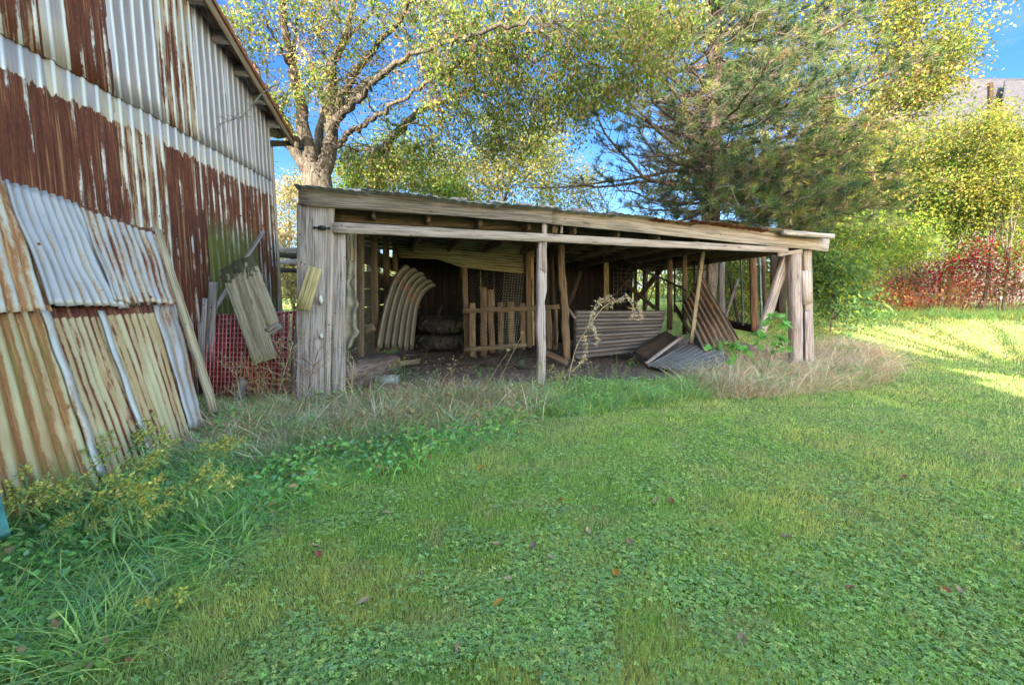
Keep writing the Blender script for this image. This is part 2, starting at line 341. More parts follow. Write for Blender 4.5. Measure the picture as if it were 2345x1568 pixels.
# ---------------------------------------------------------------- boards, poles, sheets
def board(name, p1, p2, wd, th, mat, parent=None, n=(0, -1, 0), nseg=None, warp=.0028, notch=0.0, w2=None, **kw):
    """a sawn plank from p1 to p2; local X runs along the grain"""
    p1 = Vector(p1); p2 = Vector(p2); X = (p2 - p1); Ln = X.length; X.normalize(); n = Vector(n).normalized()
    Y = n.cross(X).normalized(); Z = X.cross(Y).normalized(); nseg = nseg or max(3, int(Ln / .16)); w2 = w2 or wd; rr = random.Random(hash((round(Ln, 3), round(wd, 3), round(p1.x, 2))) & 0xffff)
    c = min(wd, th) * .09; V = []; off = [0, 0]; rough = warp * 1.2
    for i in range(nseg + 1):
        t = i / nseg; ww = wd + (w2 - wd) * t; a, bb = ww / 2, th / 2; x = Ln * t
        off[0] += rr.gauss(0, rough * .35); oy = off[0] * math.sin(math.pi * t)
        da, db = rr.gauss(0, rough * .4), rr.gauss(0, rough * .4)
        for (y, z) in [(-a + c, -bb), (a - c, -bb), (a, -bb + c), (a, bb - c), (a - c, bb), (-a + c, bb), (-a, bb - c), (-a, -bb + c)]:
            ex = 0
            if i in (0, nseg): ex = rr.uniform(-notch, notch) if notch else rr.uniform(-.002, .002)
            V.append((x + ex, y + oy + (da if y > 0 else db), z))
    Fc = [(i * 8 + k, i * 8 + (k + 1) % 8, (i + 1) * 8 + (k + 1) % 8, (i + 1) * 8 + k) for i in range(nseg) for k in range(8)]
    caps = [tuple(range(8))[::-1], tuple(nseg * 8 + k for k in range(8))]
    me = npmesh(name, V, [Fc, caps]); Mx = Matrix((X, Y, Z)).transposed().to_4x4(); Mx.translation = p1
    return mobj(name, me, mat, parent, Mx, **kw)
def pole(name, p1, p2, r1, r2, mat, parent=None, irr=.08, sides=9, **kw):
    p1 = Vector(p1); p2 = Vector(p2); X = p2 - p1; Ln = X.length; X.normalize(); Y = Vector((0, -1, 0)).cross(X).normalized(); Z = X.cross(Y)
    ns = max(5, int(Ln / .09)); rr = random.Random(int(Ln * 1000)); pts = []; V = []; ph = rr.uniform(0, 6)
    for i in range(ns + 1):
        t = i / ns; r = r1 + (r2 - r1) * t; bx, by = .25 * r1 * math.sin(t * 5 + ph), .2 * r1 * math.sin(t * 8 + ph * 2)
        for k in range(sides):
            a = 2 * math.pi * k / sides; q = r * (1 + irr * rr.uniform(-1, 1) + irr * 1.1 * math.sin(3 * a + ph + t))
            V.append((Ln * t, q * math.cos(a) + bx, q * math.sin(a) + by))
    Fc = [(i * sides + k, i * sides + (k + 1) % sides, (i + 1) * sides + (k + 1) % sides, (i + 1) * sides + k) for i in range(ns) for k in range(sides)]
    caps = [tuple(range(sides))[::-1], tuple(ns * sides + k for k in range(sides))]
    Mx = Matrix((X, Y, Z)).transposed().to_4x4(); Mx.translation = p1
    return mobj(name, npmesh(name, V, [Fc, caps]), mat, parent, Mx, **kw)
def sheet(name, c4, waves, amp, mat, parent=None, kind='sin', nv=14, wob=.0, rag=.0, thick=.004, n=None, seed=1, curl=0.0, **kw):
    """sheet metal between TL, TR, BR, BL; ridges run from the top edge to the bottom edge"""
    TL, TR, BR, BL = [np.array(c, float) for c in c4]; W = np.linalg.norm(TR - TL); H = np.linalg.norm(BL - TL)
    nn = np.cross(TR - TL, BL - TL); nn /= np.linalg.norm(nn)
    if n is not None and np.dot(nn, np.array(n, float)) < 0: nn = -nn
    if kind == 'sin':
        us = np.linspace(0, 1, waves * 8 + 1); h = amp * np.sin(us * waves * 2 * math.pi)
    else:                                   # five-rib cladding: broad flats, narrow raised ribs
        us, h = [0], [0]; e = .016 / W
        for i in range(waves):
            c = (i + .5) / waves
            for d, z in ((-1.6, 0), (-.7, 1), (.7, 1), (1.6, 0)): us.append(c + d * e); h.append(z * amp)
            for q in (.25, .5, .75):
                cc = c + q / waves
                if cc < .995:
                    for d, z in ((-.8, 0), (0, .22), (.8, 0)): us.append(cc + d * e); h.append(z * amp)
        us.append(1); h.append(0); us = np.array(us); h = np.array(h)
    vs = np.linspace(0, 1, nv + 1); Ug, Vg = np.meshgrid(us, vs)
    P = (TL + (TR - TL) * Ug[..., None]) * (1 - Vg[..., None]) + (BL + (BR - BL) * Ug[..., None]) * Vg[..., None]
    wb = wob * ((vnoise(Ug * W, Vg * H, .35, seed) - .5) * 2 + (vnoise(Ug * W, Vg * H, .12, seed + 3) - .5) * .6)
    P = P + nn * (h[None, :] * (1 + wob * 4 * (vnoise(Ug * W, Vg * H, .4, seed + 5) - .5)) + wb + curl * (2 * Vg - 1) ** 2)[..., None]
    if rag:
        dv = (BL - TL) / H; e = (vnoise(us * W, us * 0, .09, seed + 9) - .5) * 2 * rag + (vnoise(us * W, us * 0, .03, seed + 11) - .5) * rag
        P[-1] += dv * e[:, None]; P[0] += dv * e[::-1, None] * .6
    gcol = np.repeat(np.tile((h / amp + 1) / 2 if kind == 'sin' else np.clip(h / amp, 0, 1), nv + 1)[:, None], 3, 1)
    nu = len(us); idx = np.arange((nv + 1) * nu).reshape(nv + 1, nu)
    Fc = np.stack([idx[:-1, :-1], idx[:-1, 1:], idx[1:, 1:], idx[1:, :-1]], -1).reshape(-1, 4)
    uvs = np.stack([Ug * W + seed * 3.3, Vg * H], -1).reshape(-1, 2)
    if mat.get('nouvshift'): uvs[:, 0] -= seed * 3.3
    o = wobj(name, P.reshape(-1, 3), Fc, mat, parent, origin=tuple((TL + TR + BR + BL) / 4), uv=uvs, cols=gcol, smooth=(kind == 'sin'), **kw)
    md = o.modifiers.new('thick', 'SOLIDIFY'); md.thickness = thick; md.offset = 0
    return o
def hexwire(name, c4, cell, r, mat, parent=None, square=False, sag=.01, **kw):
    TL, TR, BR, BL = [np.array(c, float) for c in c4]; W = np.linalg.norm(TR - TL); H = np.linalg.norm(BL - TL); S = []
    if square:
        nu, nv = max(2, int(W / cell)), max(2, int(H / cell))
        for i in range(nu + 1): S.append(((i / nu, 0), (i / nu, 1)))
        for j in range(nv + 1): S.append(((0, j / nv), (1, j / nv)))
    else:
        a = cell; nv = int(H / (a * .75)) + 1; nu = int(W / a) + 1
        for j in range(nv):
            for i in range(nu):
                x = (i + .5 * (j % 2)) * a; y = j * a * .75
                pts = [(x, y), (x, y + a * .4), (x + a / 2, y + a * .75), (x - a / 2, y + a * .75)]
                for p, q in ((0, 1), (1, 2), (1, 3)):
                    s_ = [(pts[k][0] / W, pts[k][1] / H) for k in (p, q)]
                    if all(0 <= c <= 1 for e in s_ for c in e): S.append(tuple(s_))
    S = np.array(S); nn = np.cross(TR - TL, BL - TL); nn /= np.linalg.norm(nn)
    def pt(s):
        u, v = s[:, 0:1], s[:, 1:2]; return (TL + (TR - TL) * u) * (1 - v) + (BL + (BR - BL) * u) * v + nn * sag * np.sin(u * 5 + v * 7)
    P = np.stack([pt(S[:, 0]), (pt(S[:, 0]) + pt(S[:, 1])) / 2, pt(S[:, 1])], 1)
    V, Fc = tubes_np(P, np.full(P.shape[:2], r)); return wobj(name, V, Fc, mat, parent, origin=tuple((TL + BR) / 2), **kw)

# ---------------------------------------------------------------- ground
def linesp(segs):
    o = []
    for a, b, n in segs: o += list(np.linspace(a, b, n, endpoint=False))
    return np.array(o + [segs[-1][1]])
gx = linesp([(-400, -30, 8), (-30, -8, 30), (-8, 14, 150), (14, 40, 40), (40, 400, 8)]); gy = linesp([(-400, -4, 12), (-4, 14, 140), (14, 32, 60), (32, 600, 14)])
X, Y = np.meshgrid(gx, gy); Z = gz(X, Y); idx = np.arange(X.size).reshape(X.shape)
gF = np.stack([idx[:-1, :-1], idx[:-1, 1:], idx[1:, 1:], idx[1:, :-1]], -1).reshape(-1, 4)
def groundmat():
    b = NB('lawn_soil'); tc = b.n('ShaderNodeTexCoord'); v = tc.outputs['Object']
    n = b.noise(v, 1.3, 6, .65); n2 = b.noise(v, 60, 5, .75); n3 = b.noise(v, .35, 3)
    c = b.mix(b.step(n2, .35, .65), (.11, .15, .05), (.24, .32, .10)); c = b.mix(b.math('MULTIPLY', b.step(n, .5, .7), .5), c, (.25, .23, .11))
    c = b.mix(b.math('MULTIPLY', b.step(n3, .4, .65), .35), c, (.17, .28, .08))
    return b.bsdf(c, .95, 0, n2, .8, .03, .1)
go = wobj('lawn_ground', np.stack([X, Y, Z], -1).reshape(-1, 3), gF, groundmat(), origin=(0, 0, 0), smooth=True, kind='structure')
def dirtmat():
    b = NB('barn_dirt'); tc = b.n('ShaderNodeTexCoord'); v = tc.outputs['Object']; n = b.noise(v, 3, 6, .7); n2 = b.noise(v, 45, 5, .75)
    c = b.mix(b.step(n2, .3, .7), (.09, .06, .055), (.25, .18, .165)); c = b.mix(b.math('MULTIPLY', b.step(n, .5, .65), .5), c, (.30, .235, .20))
    return b.bsdf(c, .95, 0, n2, .9, .03, .1)
bnd = [(-2.5, 5.75), (-.5, 6.0), (1.6, 6.55), (4.7, 7.5), (4.6, 12.4), (-2.6, 10.4)]
dx = np.linspace(-2.7, 4.9, 110); dy = np.linspace(5.6, 12.6, 100); DX, DY = np.meshgrid(dx, dy)
DZ = gz(DX, DY) + .012 + .05 * vnoise(DX, DY, .25, 4) + .02 * vnoise(DX, DY, .06, 5); di = np.arange(DX.size).reshape(DX.shape)
dF = np.stack([di[:-1, :-1], di[:-1, 1:], di[1:, 1:], di[1:, :-1]], -1).reshape(-1, 4)
cx_, cy_ = DX.ravel()[dF].mean(1), DY.ravel()[dF].mean(1); dF = dF[inpoly(cx_, cy_, bnd)]
wobj('dirt_floor', np.stack([DX, DY, DZ], -1).reshape(-1, 3), dF, dirtmat(), origin=(0, 8, 0), smooth=True, kind='structure')

# ---------------------------------------------------------------- the rusty barn on the left
barn = thing('barn', 'tall barn on the left with vertical ribbed metal siding half eaten by rust', 'barn', (-9, 4, 0))
_rp = bwall(5, 0, .26); _ra, _rb = onplane(486, 0, _rp, BN), onplane(670, 316, _rp, BN); RSL = (_ra.z - _rb.z) / (_rb.y - _ra.y)
def rake(y):
    return _rb.z + RSL * (_rb.y - y) if y > 4.05 else _rb.z + RSL * (_rb.y - 4.05) - RSL * (4.05 - y)
SEAM = 3.6
mB = {}
def bm(key, **kw):
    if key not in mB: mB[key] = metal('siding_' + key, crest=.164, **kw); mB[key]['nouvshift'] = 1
    return mB[key]
GREY = (.34, .29, .345)
upper = [(-1.2, -.4, 'clean'), (-.4, .4, 'rusty'), (.4, 1.2, 'clean'), (1.2, 1.97, 'rusty'), (1.97, 2.77, 'clean'), (2.77, 3.57, 'rusty'), (3.57, 4.37, 'rusty'), (4.37, 5.17, 'partrust'), (5.17, 5.97, 'clean'), (5.97, 6.77, 'midrust'), (6.77, 7.57, 'clean'), (7.57, 8.37, 'clean'), (8.37, 9.15, 'clean')]
bm('clean', rust=-.16, base=GREY, tan=.12); bm('rusty', rust=.08, base=GREY, tan=.95); bm('partrust', rust=.10, base=GREY, tan=.5, left=.24)
bm('midrust', rust=.015, base=GREY, tan=.95, streak=1.4); bm('low', rust=.12, band=.30, base=GREY, tan=.9); bm('lowgrey', rust=.11, band=.30, base=GREY, tan=.3)
bm('lowtan', rust=.03, band=.27, base=GREY, tan=.8, streak=1.2); bm('lowmoss', rust=.085, band=.3, base=GREY, tan=.7, moss=1.0, mossz=(.9, 1.6), streak=1.3); bm('lowend', rust=.07, band=.3, base=GREY, tan=.3, moss=.35, mossz=(1.6, 2.4), streak=1.4)
lower = ['clean', 'low', 'low', 'low', 'low', 'low', 'lowgrey', 'low', 'lowtan', 'low', 'lowmoss', 'lowmoss', 'lowend']
for i, (a, b_, k) in enumerate(upper):
    za, zb = rake(a) - .03, rake(b_) - .03; bot = SEAM - .04
    c4 = [bwall(a, za, .012), bwall(b_ + .02, zb, .012), bwall(b_ + .02, bot, .012), bwall(a, bot, .012)]
    sheet('siding_sheet', c4, 5, .022, bm(k), barn, 'rib', nv=8, wob=.004, rag=.012, n=BN, seed=i + 1, thick=.002)
    c4 = [bwall(a, SEAM, .0), bwall(b_ + .02, SEAM, .0), bwall(b_ + .02, -.1, .0), bwall(a, -.1, .0)]
    sheet('siding_sheet', c4, 5, .022, bm(lower[i]), barn, 'rib', nv=12, wob=.004, rag=.0, n=BN, seed=i + 31, thick=.002)
box = MB()                                                            # body of the barn behind the siding
Wd = 10.3
pts_y = [-1.1, 4.05, 9.1]; near = [bwall(y, rake(y) - .08, -.05) for y in pts_y]
def shift(p, d): return Vector(p) - BN * d
V = [bwall(-1.1, -.2, -.05), bwall(9.1, -.2, -.05)] + near[::-1]; V = V + [shift(p, Wd) for p in V]
wobj('barn_wall', V, [[(0, 1, 6, 5), (1, 2, 7, 6), (4, 0, 5, 9)], [(0, 4, 3, 2, 1), (5, 6, 7, 8, 9)]], M['wood_dark'], barn, origin=(-9, 4, 0))
for ya, yb, seed in ((4.05, _rb.y, 3), (4.05, 8.1 - _rb.y, 4)):
    za, zb = rake(4.05), rake(4.05) - RSL * abs(yb - 4.05)
    a, b_ = bwall(4.05, za, .26), bwall(yb, zb, .26)
    sheet('roof_sheet', [b_, shift(b_, Wd + .8), shift(a, Wd + .8), a][::1], 30, .02, metal('barn_roof_metal%d' % seed, rust=.03, base=GREY, tan=.5), barn, n=(0, 0, 1), nv=10, seed=seed, thick=.004)
    d = (b_ - a).normalized(); dn = Vector((0, 0, -1))
    board('rake_board', a + dn * .115, b_ + dn * .115, .16, .028, wood('rake_wood%d' % seed, light=(.30, .22, .16), dark=(.10, .07, .05), warm=(.30, .14, .08), wamt=.5), barn, n=BN)
    if yb > 5:
        for t in np.arange(.06, 1.0, .105):                           # purlin ends holding up the overhang
            p = a + (b_ - a) * t + dn * .11
            board('purlin_end', p - BN * .02, shift(p, .31), .17, .085, M['wood'], barn, n=d)
        board('verge_strip', a + BN * .03 + dn * .03, b_ + BN * .03 + dn * .03, .07, .02, simple('rust_strip', (.28, .09, .05), .8), barn, n=BN)
p0, p1 = bwall(9.19, 4.3, .02), bwall(9.19, -.1, .02)
board('corner_trim', p0, p1, .075, .03, metal('trim_metal', rust=.03, base=GREY, tan=.6), barn, n=BN)
side = [bwall(9.16, 4.4, 0), shift(bwall(9.16, 4.4, 0), 6), shift(bwall(9.16, -.1, 0), 6), bwall(9.16, -.1, 0)]
sheet('side_siding', side, 34, .02, bm('rusty'), barn, 'rib', n=(0, 1, 0), seed=60, thick=.002)
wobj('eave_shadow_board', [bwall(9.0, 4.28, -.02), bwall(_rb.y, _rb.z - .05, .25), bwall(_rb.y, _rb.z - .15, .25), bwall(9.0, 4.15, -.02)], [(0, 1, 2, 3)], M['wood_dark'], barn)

# ---------------------------------------------------------------- corrugated sheets leaning on the barn
def lean(name, px, waves, amp, mat, off, label, nv=16, wob=.008, rag=.01, seed=1, group=None):
    c4 = [PL(u, v, off) for u, v in px]
    return sheet(name, c4, waves, amp, mat, None, nv=nv, wob=wob, rag=rag, n=LN, seed=seed, label=label, cat='metal sheet', group=group, thick=.004)
GS = (.37, .345, .39)
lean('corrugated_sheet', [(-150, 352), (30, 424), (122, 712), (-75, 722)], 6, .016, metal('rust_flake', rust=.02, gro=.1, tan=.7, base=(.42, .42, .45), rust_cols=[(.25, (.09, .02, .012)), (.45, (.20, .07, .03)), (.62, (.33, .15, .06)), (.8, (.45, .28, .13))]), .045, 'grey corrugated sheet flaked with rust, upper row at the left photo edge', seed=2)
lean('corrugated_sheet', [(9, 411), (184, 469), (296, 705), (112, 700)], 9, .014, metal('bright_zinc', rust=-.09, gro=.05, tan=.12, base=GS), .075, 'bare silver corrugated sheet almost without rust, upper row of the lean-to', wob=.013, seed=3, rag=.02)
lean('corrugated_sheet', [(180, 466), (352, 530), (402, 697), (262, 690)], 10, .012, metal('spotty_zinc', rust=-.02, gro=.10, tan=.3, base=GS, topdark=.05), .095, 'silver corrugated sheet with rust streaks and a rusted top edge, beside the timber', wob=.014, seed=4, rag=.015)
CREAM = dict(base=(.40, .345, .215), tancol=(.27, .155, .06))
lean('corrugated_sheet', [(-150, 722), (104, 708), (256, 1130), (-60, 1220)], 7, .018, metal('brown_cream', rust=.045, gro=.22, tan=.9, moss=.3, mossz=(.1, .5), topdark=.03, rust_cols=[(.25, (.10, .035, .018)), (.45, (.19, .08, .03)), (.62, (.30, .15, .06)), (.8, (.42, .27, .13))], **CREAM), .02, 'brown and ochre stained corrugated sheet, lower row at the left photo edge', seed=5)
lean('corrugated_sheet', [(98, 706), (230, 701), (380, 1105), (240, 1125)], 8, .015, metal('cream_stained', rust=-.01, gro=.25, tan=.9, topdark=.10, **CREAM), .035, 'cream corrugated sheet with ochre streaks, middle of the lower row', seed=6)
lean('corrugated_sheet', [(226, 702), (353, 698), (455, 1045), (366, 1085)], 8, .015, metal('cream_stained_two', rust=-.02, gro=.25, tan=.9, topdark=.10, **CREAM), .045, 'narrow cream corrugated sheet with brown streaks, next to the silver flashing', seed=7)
lean('roof_flashing', [(351, 699), (396, 697), (470, 975), (437, 985)], 2, .012, metal('flashing_metal', rust=-.05, tan=.1, base=GS), .06, 'narrow silver flashing strip with rust spots beside the leaning timber', wob=.02, seed=8, rag=.02)
for u0, u1, lab in ((104, 236, 'white painted ridge strip covering the seam left of the cream sheet'), (232, 366, 'pale blue ridge strip covering the seam between the two cream sheets')):
    a, b_ = PL(u0, 712, .06), PL(u1, 1088, .06); o = MB(); K = 22
    Y = LN.cross(b_ - a).normalized()
    prof = [(-.032, -.010), (-.029, .0), (-.010, .003), (0, .008), (.010, .003), (.029, .0), (.032, -.010)]
    V = []; 
    for i in range(K + 1):
        c = a + (b_ - a) * (i / K) + Y * .006 * math.sin(i * .9)
        V += [c + Y * x + LN * z for x, z in prof]
    Fc = [(i * 7 + k, i * 7 + k + 1, (i + 1) * 7 + k + 1, (i + 1) * 7 + k) for i in range(K) for k in range(6)]
    uv = [(k * .02, i * .1) for i in range(K + 1) for k in range(7)]
    o = wobj('ridge_strip', V, Fc, metal('strip_zinc', rust=-.04, tan=.2, base=(.42, .41, .44)), None, uv=uv, smooth=True, label=lab, cat='metal strip'); o.modifiers.new('thick', 'SOLIDIFY').thickness = .004
board('leaning_timber', PL(357, 524, .03), PL(492, 945, .03), .11, .05, wood('lean_timber', light=(.44, .37, .29), dark=(.2, .16, .12)), n=LN, label='long grey timber leaning on the barn at the edge of the metal sheets', cat='timber')
for k, (v0, v1) in enumerate(((640, 900),)):
    pass
td = board('teal_panel', atD(-85, 1040, 2.3), atD(-34, 1240, 1.95), .16, .03, M['teal'], n=(.8, -.6, 0), label='teal plastic panel edge standing at the far left among the goldenrod', cat='panel')

# ---------------------------------------------------------------- red grate and loose boards between barn and shed
gr = thing('plastic_grate', 'red plastic slatted floor grate leaning between barn and shed', 'grate', atD(585, 915, 6.15))
gTL, gTR, gBR, gBL = atD(472, 719, 6.55), atD(688, 712, 6.5), atD(680, 918, 6.15), atD(497, 915, 6.15)
gTL = atD(476, 722, 6.5); gBL = atD(470, 905, 6.12)
def gridbars(o, off, nu, nv, tb, dep):
    N = (gTR - gTL).cross(gBL - gTL).normalized()
    if N.y > 0: N = -N
    q = [p - N * off for p in (gTL, gTR, gBR, gBL)]; B = lambda u, v: (q[0] + (q[1] - q[0]) * u) * (1 - v) + (q[3] + (q[2] - q[3]) * u) * v
    for i in range(nu + 1): u = i / nu; o.bar(B(u, 0), B(u, 1), tb, dep, N)
    for j in range(nv + 1): v = j / nv; o.bar(B(0, v) - N * .004, B(1, v) - N * .004, tb * .8, dep * .82, N)
o = MB(); gridbars(o, 0, 24, 17, .014, .006); o.obj('front_grid', M['red'], gr)
o = MB(); gridbars(o, .014, 24, 17, .006, .020); o.obj('deep_webs', M['redweb'], gr)
o = MB(); gridbars(o, .06, 12, 3, .03, .03); o.obj('support_ribs', simple('red_rib', (.42, .06, .05), .5, 0, .2, 9), gr)
NGr = (gTR - gTL).cross(gBL - gTL).normalized()
pal_ = thing('pallet_piece', 'broken three-plank pallet piece with black moss leaning on the red grate', 'pallet', atD(600, 825, 6.0))
PN = Vector((.25, -.95, .2))
board('plank', atD(519, 612, 6.22), atD(596, 829, 5.92), .185, .022, M['wood_pallet'], pal_, n=(0, -1, .15), notch=.01)
board('plank', atD(544, 597, 6.20), atD(621, 823, 5.90), .175, .022, M['wood_pallet'], pal_, n=(0, -1, .15), notch=.01)
board('plank', atD(567, 588, 6.19), atD(627, 742, 5.98), .17, .022, M['wood_pallet'], pal_, n=(0, -1, .15), notch=.015)
board('cross_stub', atD(611, 762, 5.99), atD(642, 744, 5.97), .11, .04, M['wood'], pal_, n=PN, notch=.01)
board('cross_stub', atD(507, 640, 6.25), atD(583, 598, 6.22), .10, .035, M['wood_moss'], pal_, n=PN)
board('stick', atD(603, 530, 6.9), atD(484, 722, 6.45), .055, .03, M['wood'], None, n=(0, -1, 0), label='thin grey stick poking up behind the broken pallet piece', cat='stick')
for (a, b_, wd, lab) in (((489, 646, 6.5), (476, 868, 6.3), .115, 'tall grey board with capped top leaning left of the red grate'), ((469, 683, 6.35), (462, 838, 6.25), .06, 'short grey board leaning beside the tall one left of the grate'), ((459, 740, 6.3), (466, 880, 6.2), .07, 'split board at the far left of the red grate')):
    board('leaning_board', atD(*a), atD(*b_), wd, .03, M['wood'], n=(0, -1, .1), notch=.012, label=lab, cat='board')
board('leaning_board', atD(684, 722, 6.1), atD(673, 925, 5.95), .085, .04, M['wood'], n=(0, -1, .1), label='grey board standing along the right edge of the red grate', cat='board')
board('leaning_board', atD(695, 722, 5.9), atD(686, 935, 5.8), .035, .03, M['wood_pale'], n=(0, -1, .1), label='thin whitish board squeezed against the wide shed post', cat='board')
board('ground_board', atD(602, 926, 5.75), atD(672, 922, 5.7), .085, .03, M['wood_tan'], n=(0, -1, .2), label='short pale board lying below the red grate', cat='board')
board('ground_board', atD(556, 868, 6.0), atD(549, 925, 5.95), .11, .03, M['wood'], n=(0, -1, .2), notch=.02, label='short rounded board stub standing in front of the grate', cat='board')

# ---------------------------------------------------------------- the open shed
shed = thing('shed', 'open-fronted weathered timber shed with a low sloping tin roof', 'shed', (FA + FB) / 2)
def fb(name, a, b_, wd, th, mat, off=0, n=None, **kw):
    return board(name, PF(a[0], a[1], off), PF(b_[0], b_[1], off), wd, th, mat, shed, n=n or FN, **kw)
fb('header_board', (684, 447), (1264, 495.5), .205, .045, M['wood'], -.04, w2=.205)
fb('header_board', (1264, 496), (1896, 561), .205, .045, M['wood_pale'], -.036, w2=.215)
fb('roof_batten', (700, 469), (1000, 490), .03, .06, M['wood_pale'], -.01)
fb('front_rail', (763, 521), (1803, 573), .125, .04, M['wood_pale'], -.02, w2=.09)
# left post: wide plank, edge strip and inner post
lp = fb('wide_post', (722, 470), (716, 958), .40, .05, M['wood'], .03, w2=.37)
ls = fb('edge_strip', (759, 470), (748, 955), .07, .055, M['wood_pale'], .02)
ip = fb('inner_post', (777, 531), (775, 945), .155, .12, M['wood'], .09, w2=.165)
tb = fb('nailed_block', (722, 615), (693, 709), .16, .03, M['wood_tan'], -.055, notch=.02)
def child(o, name, mat, parent): return o.obj(name, mat, parent)
o = MB(); c = PF(737, 522, -.02); X_, Z_ = fd, Vector((0, 0, 1))
o.box(c, X_ * .045, FN * .008, Z_ * .02); o.box(c + FN * .012, X_ * .075, FN * .007, Z_ * .008); o.box(c + FN * .016, X_ * .02, FN * .012, Z_ * .028); o.box(c + X_ * .085, X_ * .01, FN * .012, Z_ * .014); o.box(c - X_ * .085, X_ * .01, FN * .012, Z_ * .014)
o.obj('door_bolt', M['iron'], lp)
for u, v, h in ((735, 688, .07), (736, 770, .04)):
    o = MB(); c = PF(u, v, -.02); o.tube([c + Z_ * h * .9, c + Z_ * h * .4 + FN * .03, c - Z_ * h * .2 + FN * .035, c - Z_ * h * .8], [.014, .022, .02, .012], 8); o.tube([c - FN * .01, c + FN * .02], [.03, .026], 8); o.obj('insulator', M['ceramic'], lp)
# middle post
fb('middle_post', (1239.5, 556), (1235, 925), .125, .11, M['wood'], .05, w2=.105, warp=.016, notch=.01)
fb('post_splice', (1246, 512), (1246, 622), .06, .03, M['wood_pale'], -.01, notch=.02)
fb('post_top', (1246, 510), (1243, 560), .085, .08, M['wood_brown'], .06)
fb('bracing_block', (1270, 512), (1268, 534), .08, .08, M['wood_brown'], .1, notch=.01)
fb('bracing_block', (1285, 514), (1284, 536), .03, .05, M['wood_pale'], .05)
# right posts
fb('corner_post', (1818, 582), (1821, 862), .20, .14, M['wood'], .06, w2=.19, warp=.012, notch=.015)
fb('corner_post', (1845, 574), (1851, 858), .17, .10, M['wood_pale'], .10, w2=.17)
fb('patch_board', (1846, 620), (1849, 695), .185, .025, M['wood_pale'], .02, notch=.015)
fb('patch_board', (1851, 712), (1853, 850), .16, .025, M['wood'], .02)
fb('diagonal_brace', (1797, 592), (1738, 770), .15, .09, M['wood_pale'], .18, warp=.012)
fb('short_block', (1780, 583), (1834, 575), .065, .06, M['wood_pale'], .0)
# roof: purlins, rafters and overlapping tin sheets
def RP(s, t, dz=0):                # s = 0..1 along the front roof edge, t metres back
    a, b_ = PF(672, 425, -.22), PF(1908, 541, -.22); p = a + (b_ - a) * s - FN * t; return Vector((p.x, p.y, p.z - .045 * t + dz))
rm = [metal('shed_tin_grey', rust=-.14, tan=.1, base=(.30, .31, .34)), metal('shed_tin_rust', rust=.09, tan=.4, base=(.34, .3, .32)), metal('shed_tin_mix', rust=-.02, tan=.3, base=(.40, .39, .42))]
cuts = [0, .09, .19, .29, .40, .50, .585, .665, .74, .83, .92, .985]
for i in range(len(cuts) - 1):
    a, b_ = cuts[i], cuts[i + 1] + .012; h = .022 * (i % 2); sg = .05 if 5 <= i <= 7 else .02
    c4 = [RP(a, -.015 * (i % 3), .016 + h), RP(b_, -.015 * ((i + 1) % 3), .008 + h), RP(b_, 5.3, h), RP(a, 5.3, h)]
    sheet('roof_tin', c4, 7, .006, rm[0 if i < 6 else (1 if i < 9 else 2)], shed, nv=16, wob=.016, rag=.02, n=(0, 0, 1), seed=i + 70, thick=.004)
for k, t in enumerate(np.arange(.30, 5.2, .62)):
    board('purlin', RP(.012, t, -.05), RP(.985, t, -.05), .10 if k else .12, .045, M['wood_brown'], shed, n=(0, 0, 1))
for s in np.linspace(.02, .97, 12):
    board('rafter', RP(s, .36, -.15), RP(s, 5.2, -.15), .13, .05, M['wood_brown'], shed, n=fd)
for s in (.105, .16, .245, .30, .375, .425, .465, .53):
    uu = 684 + s * 1210; p = PF(uu, 426 + (uu - 684) * .0862, .0); board('purlin_block', p - fd * .10, p + fd * .12, .035, .10, M['wood'], shed, n=FN)
eb = RP(.985, 0, -.01); board('roof_edge_board', eb - fd * .9 + Vector((0, 0, .03)), eb + fd * .10, .07, .10, M['wood_pale'], shed, n=FN)
# underside planking: two wide boards behind the header
fb('lintel_plank', (765, 492), (1262, 520), .17, .04, M['wood_brown'], .42)
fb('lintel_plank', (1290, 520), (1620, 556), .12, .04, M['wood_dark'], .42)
# left side wall studs, wire and cladding
def SL(y, z, off=0): return Vector((-2.13 - .075 * (y - 5.7) - off, y, z))
# studs seen through the opening on the left
def stud(a, b_, D0, wd, mat, nm='stud', th=.05, n=(0, -1, 0), **kw): return board(nm, atD(a[0], a[1], D0), atD(b_[0], b_[1], D0), wd, th, mat, shed, n=n, **kw)
stud((825.5, 530), (826, 831), 7.0, .105, M['wood_brown'])
stud((855, 530), (861, 806), 7.9, .115, M['wood_brown'])
stud((883, 530), (889, 800), 8.7, .115, M['wood_brown'])
stud((904, 540), (906, 622), 9.3, .10, M['wood_brown'])
stud((796, 530), (800, 600), 6.3, .03, M['wood']); stud((813, 530), (813, 765), 6.55, .035, M['wood_pale'])
stud((804, 530), (805, 640), 6.45, .055, M['wood_moss'])
stud((834, 756), (857, 748), 7.55, .12, M['wood_brown'], 'cross_piece')
lw = [SL(5.85, 1.25, .16), SL(10.3, 1.25, .16), SL(10.3, .2, .16), SL(5.85, .2, .16)]
hexwire('chicken_wire', [SL(5.9, 2.35, .05), SL(10.2, 2.2, .05), SL(10.2, .25, .05), SL(5.9, .25, .05)], .055, .0018, M['wire'], shed)
for z in (.45, .75, 1.05, 1.35, 1.65, 2.05):
    board('side_board', SL(6.1, z, .17), SL(10.4, z - .03, .17), .285, .02, M['wood_dark'], shed, n=(1, 0, 0))
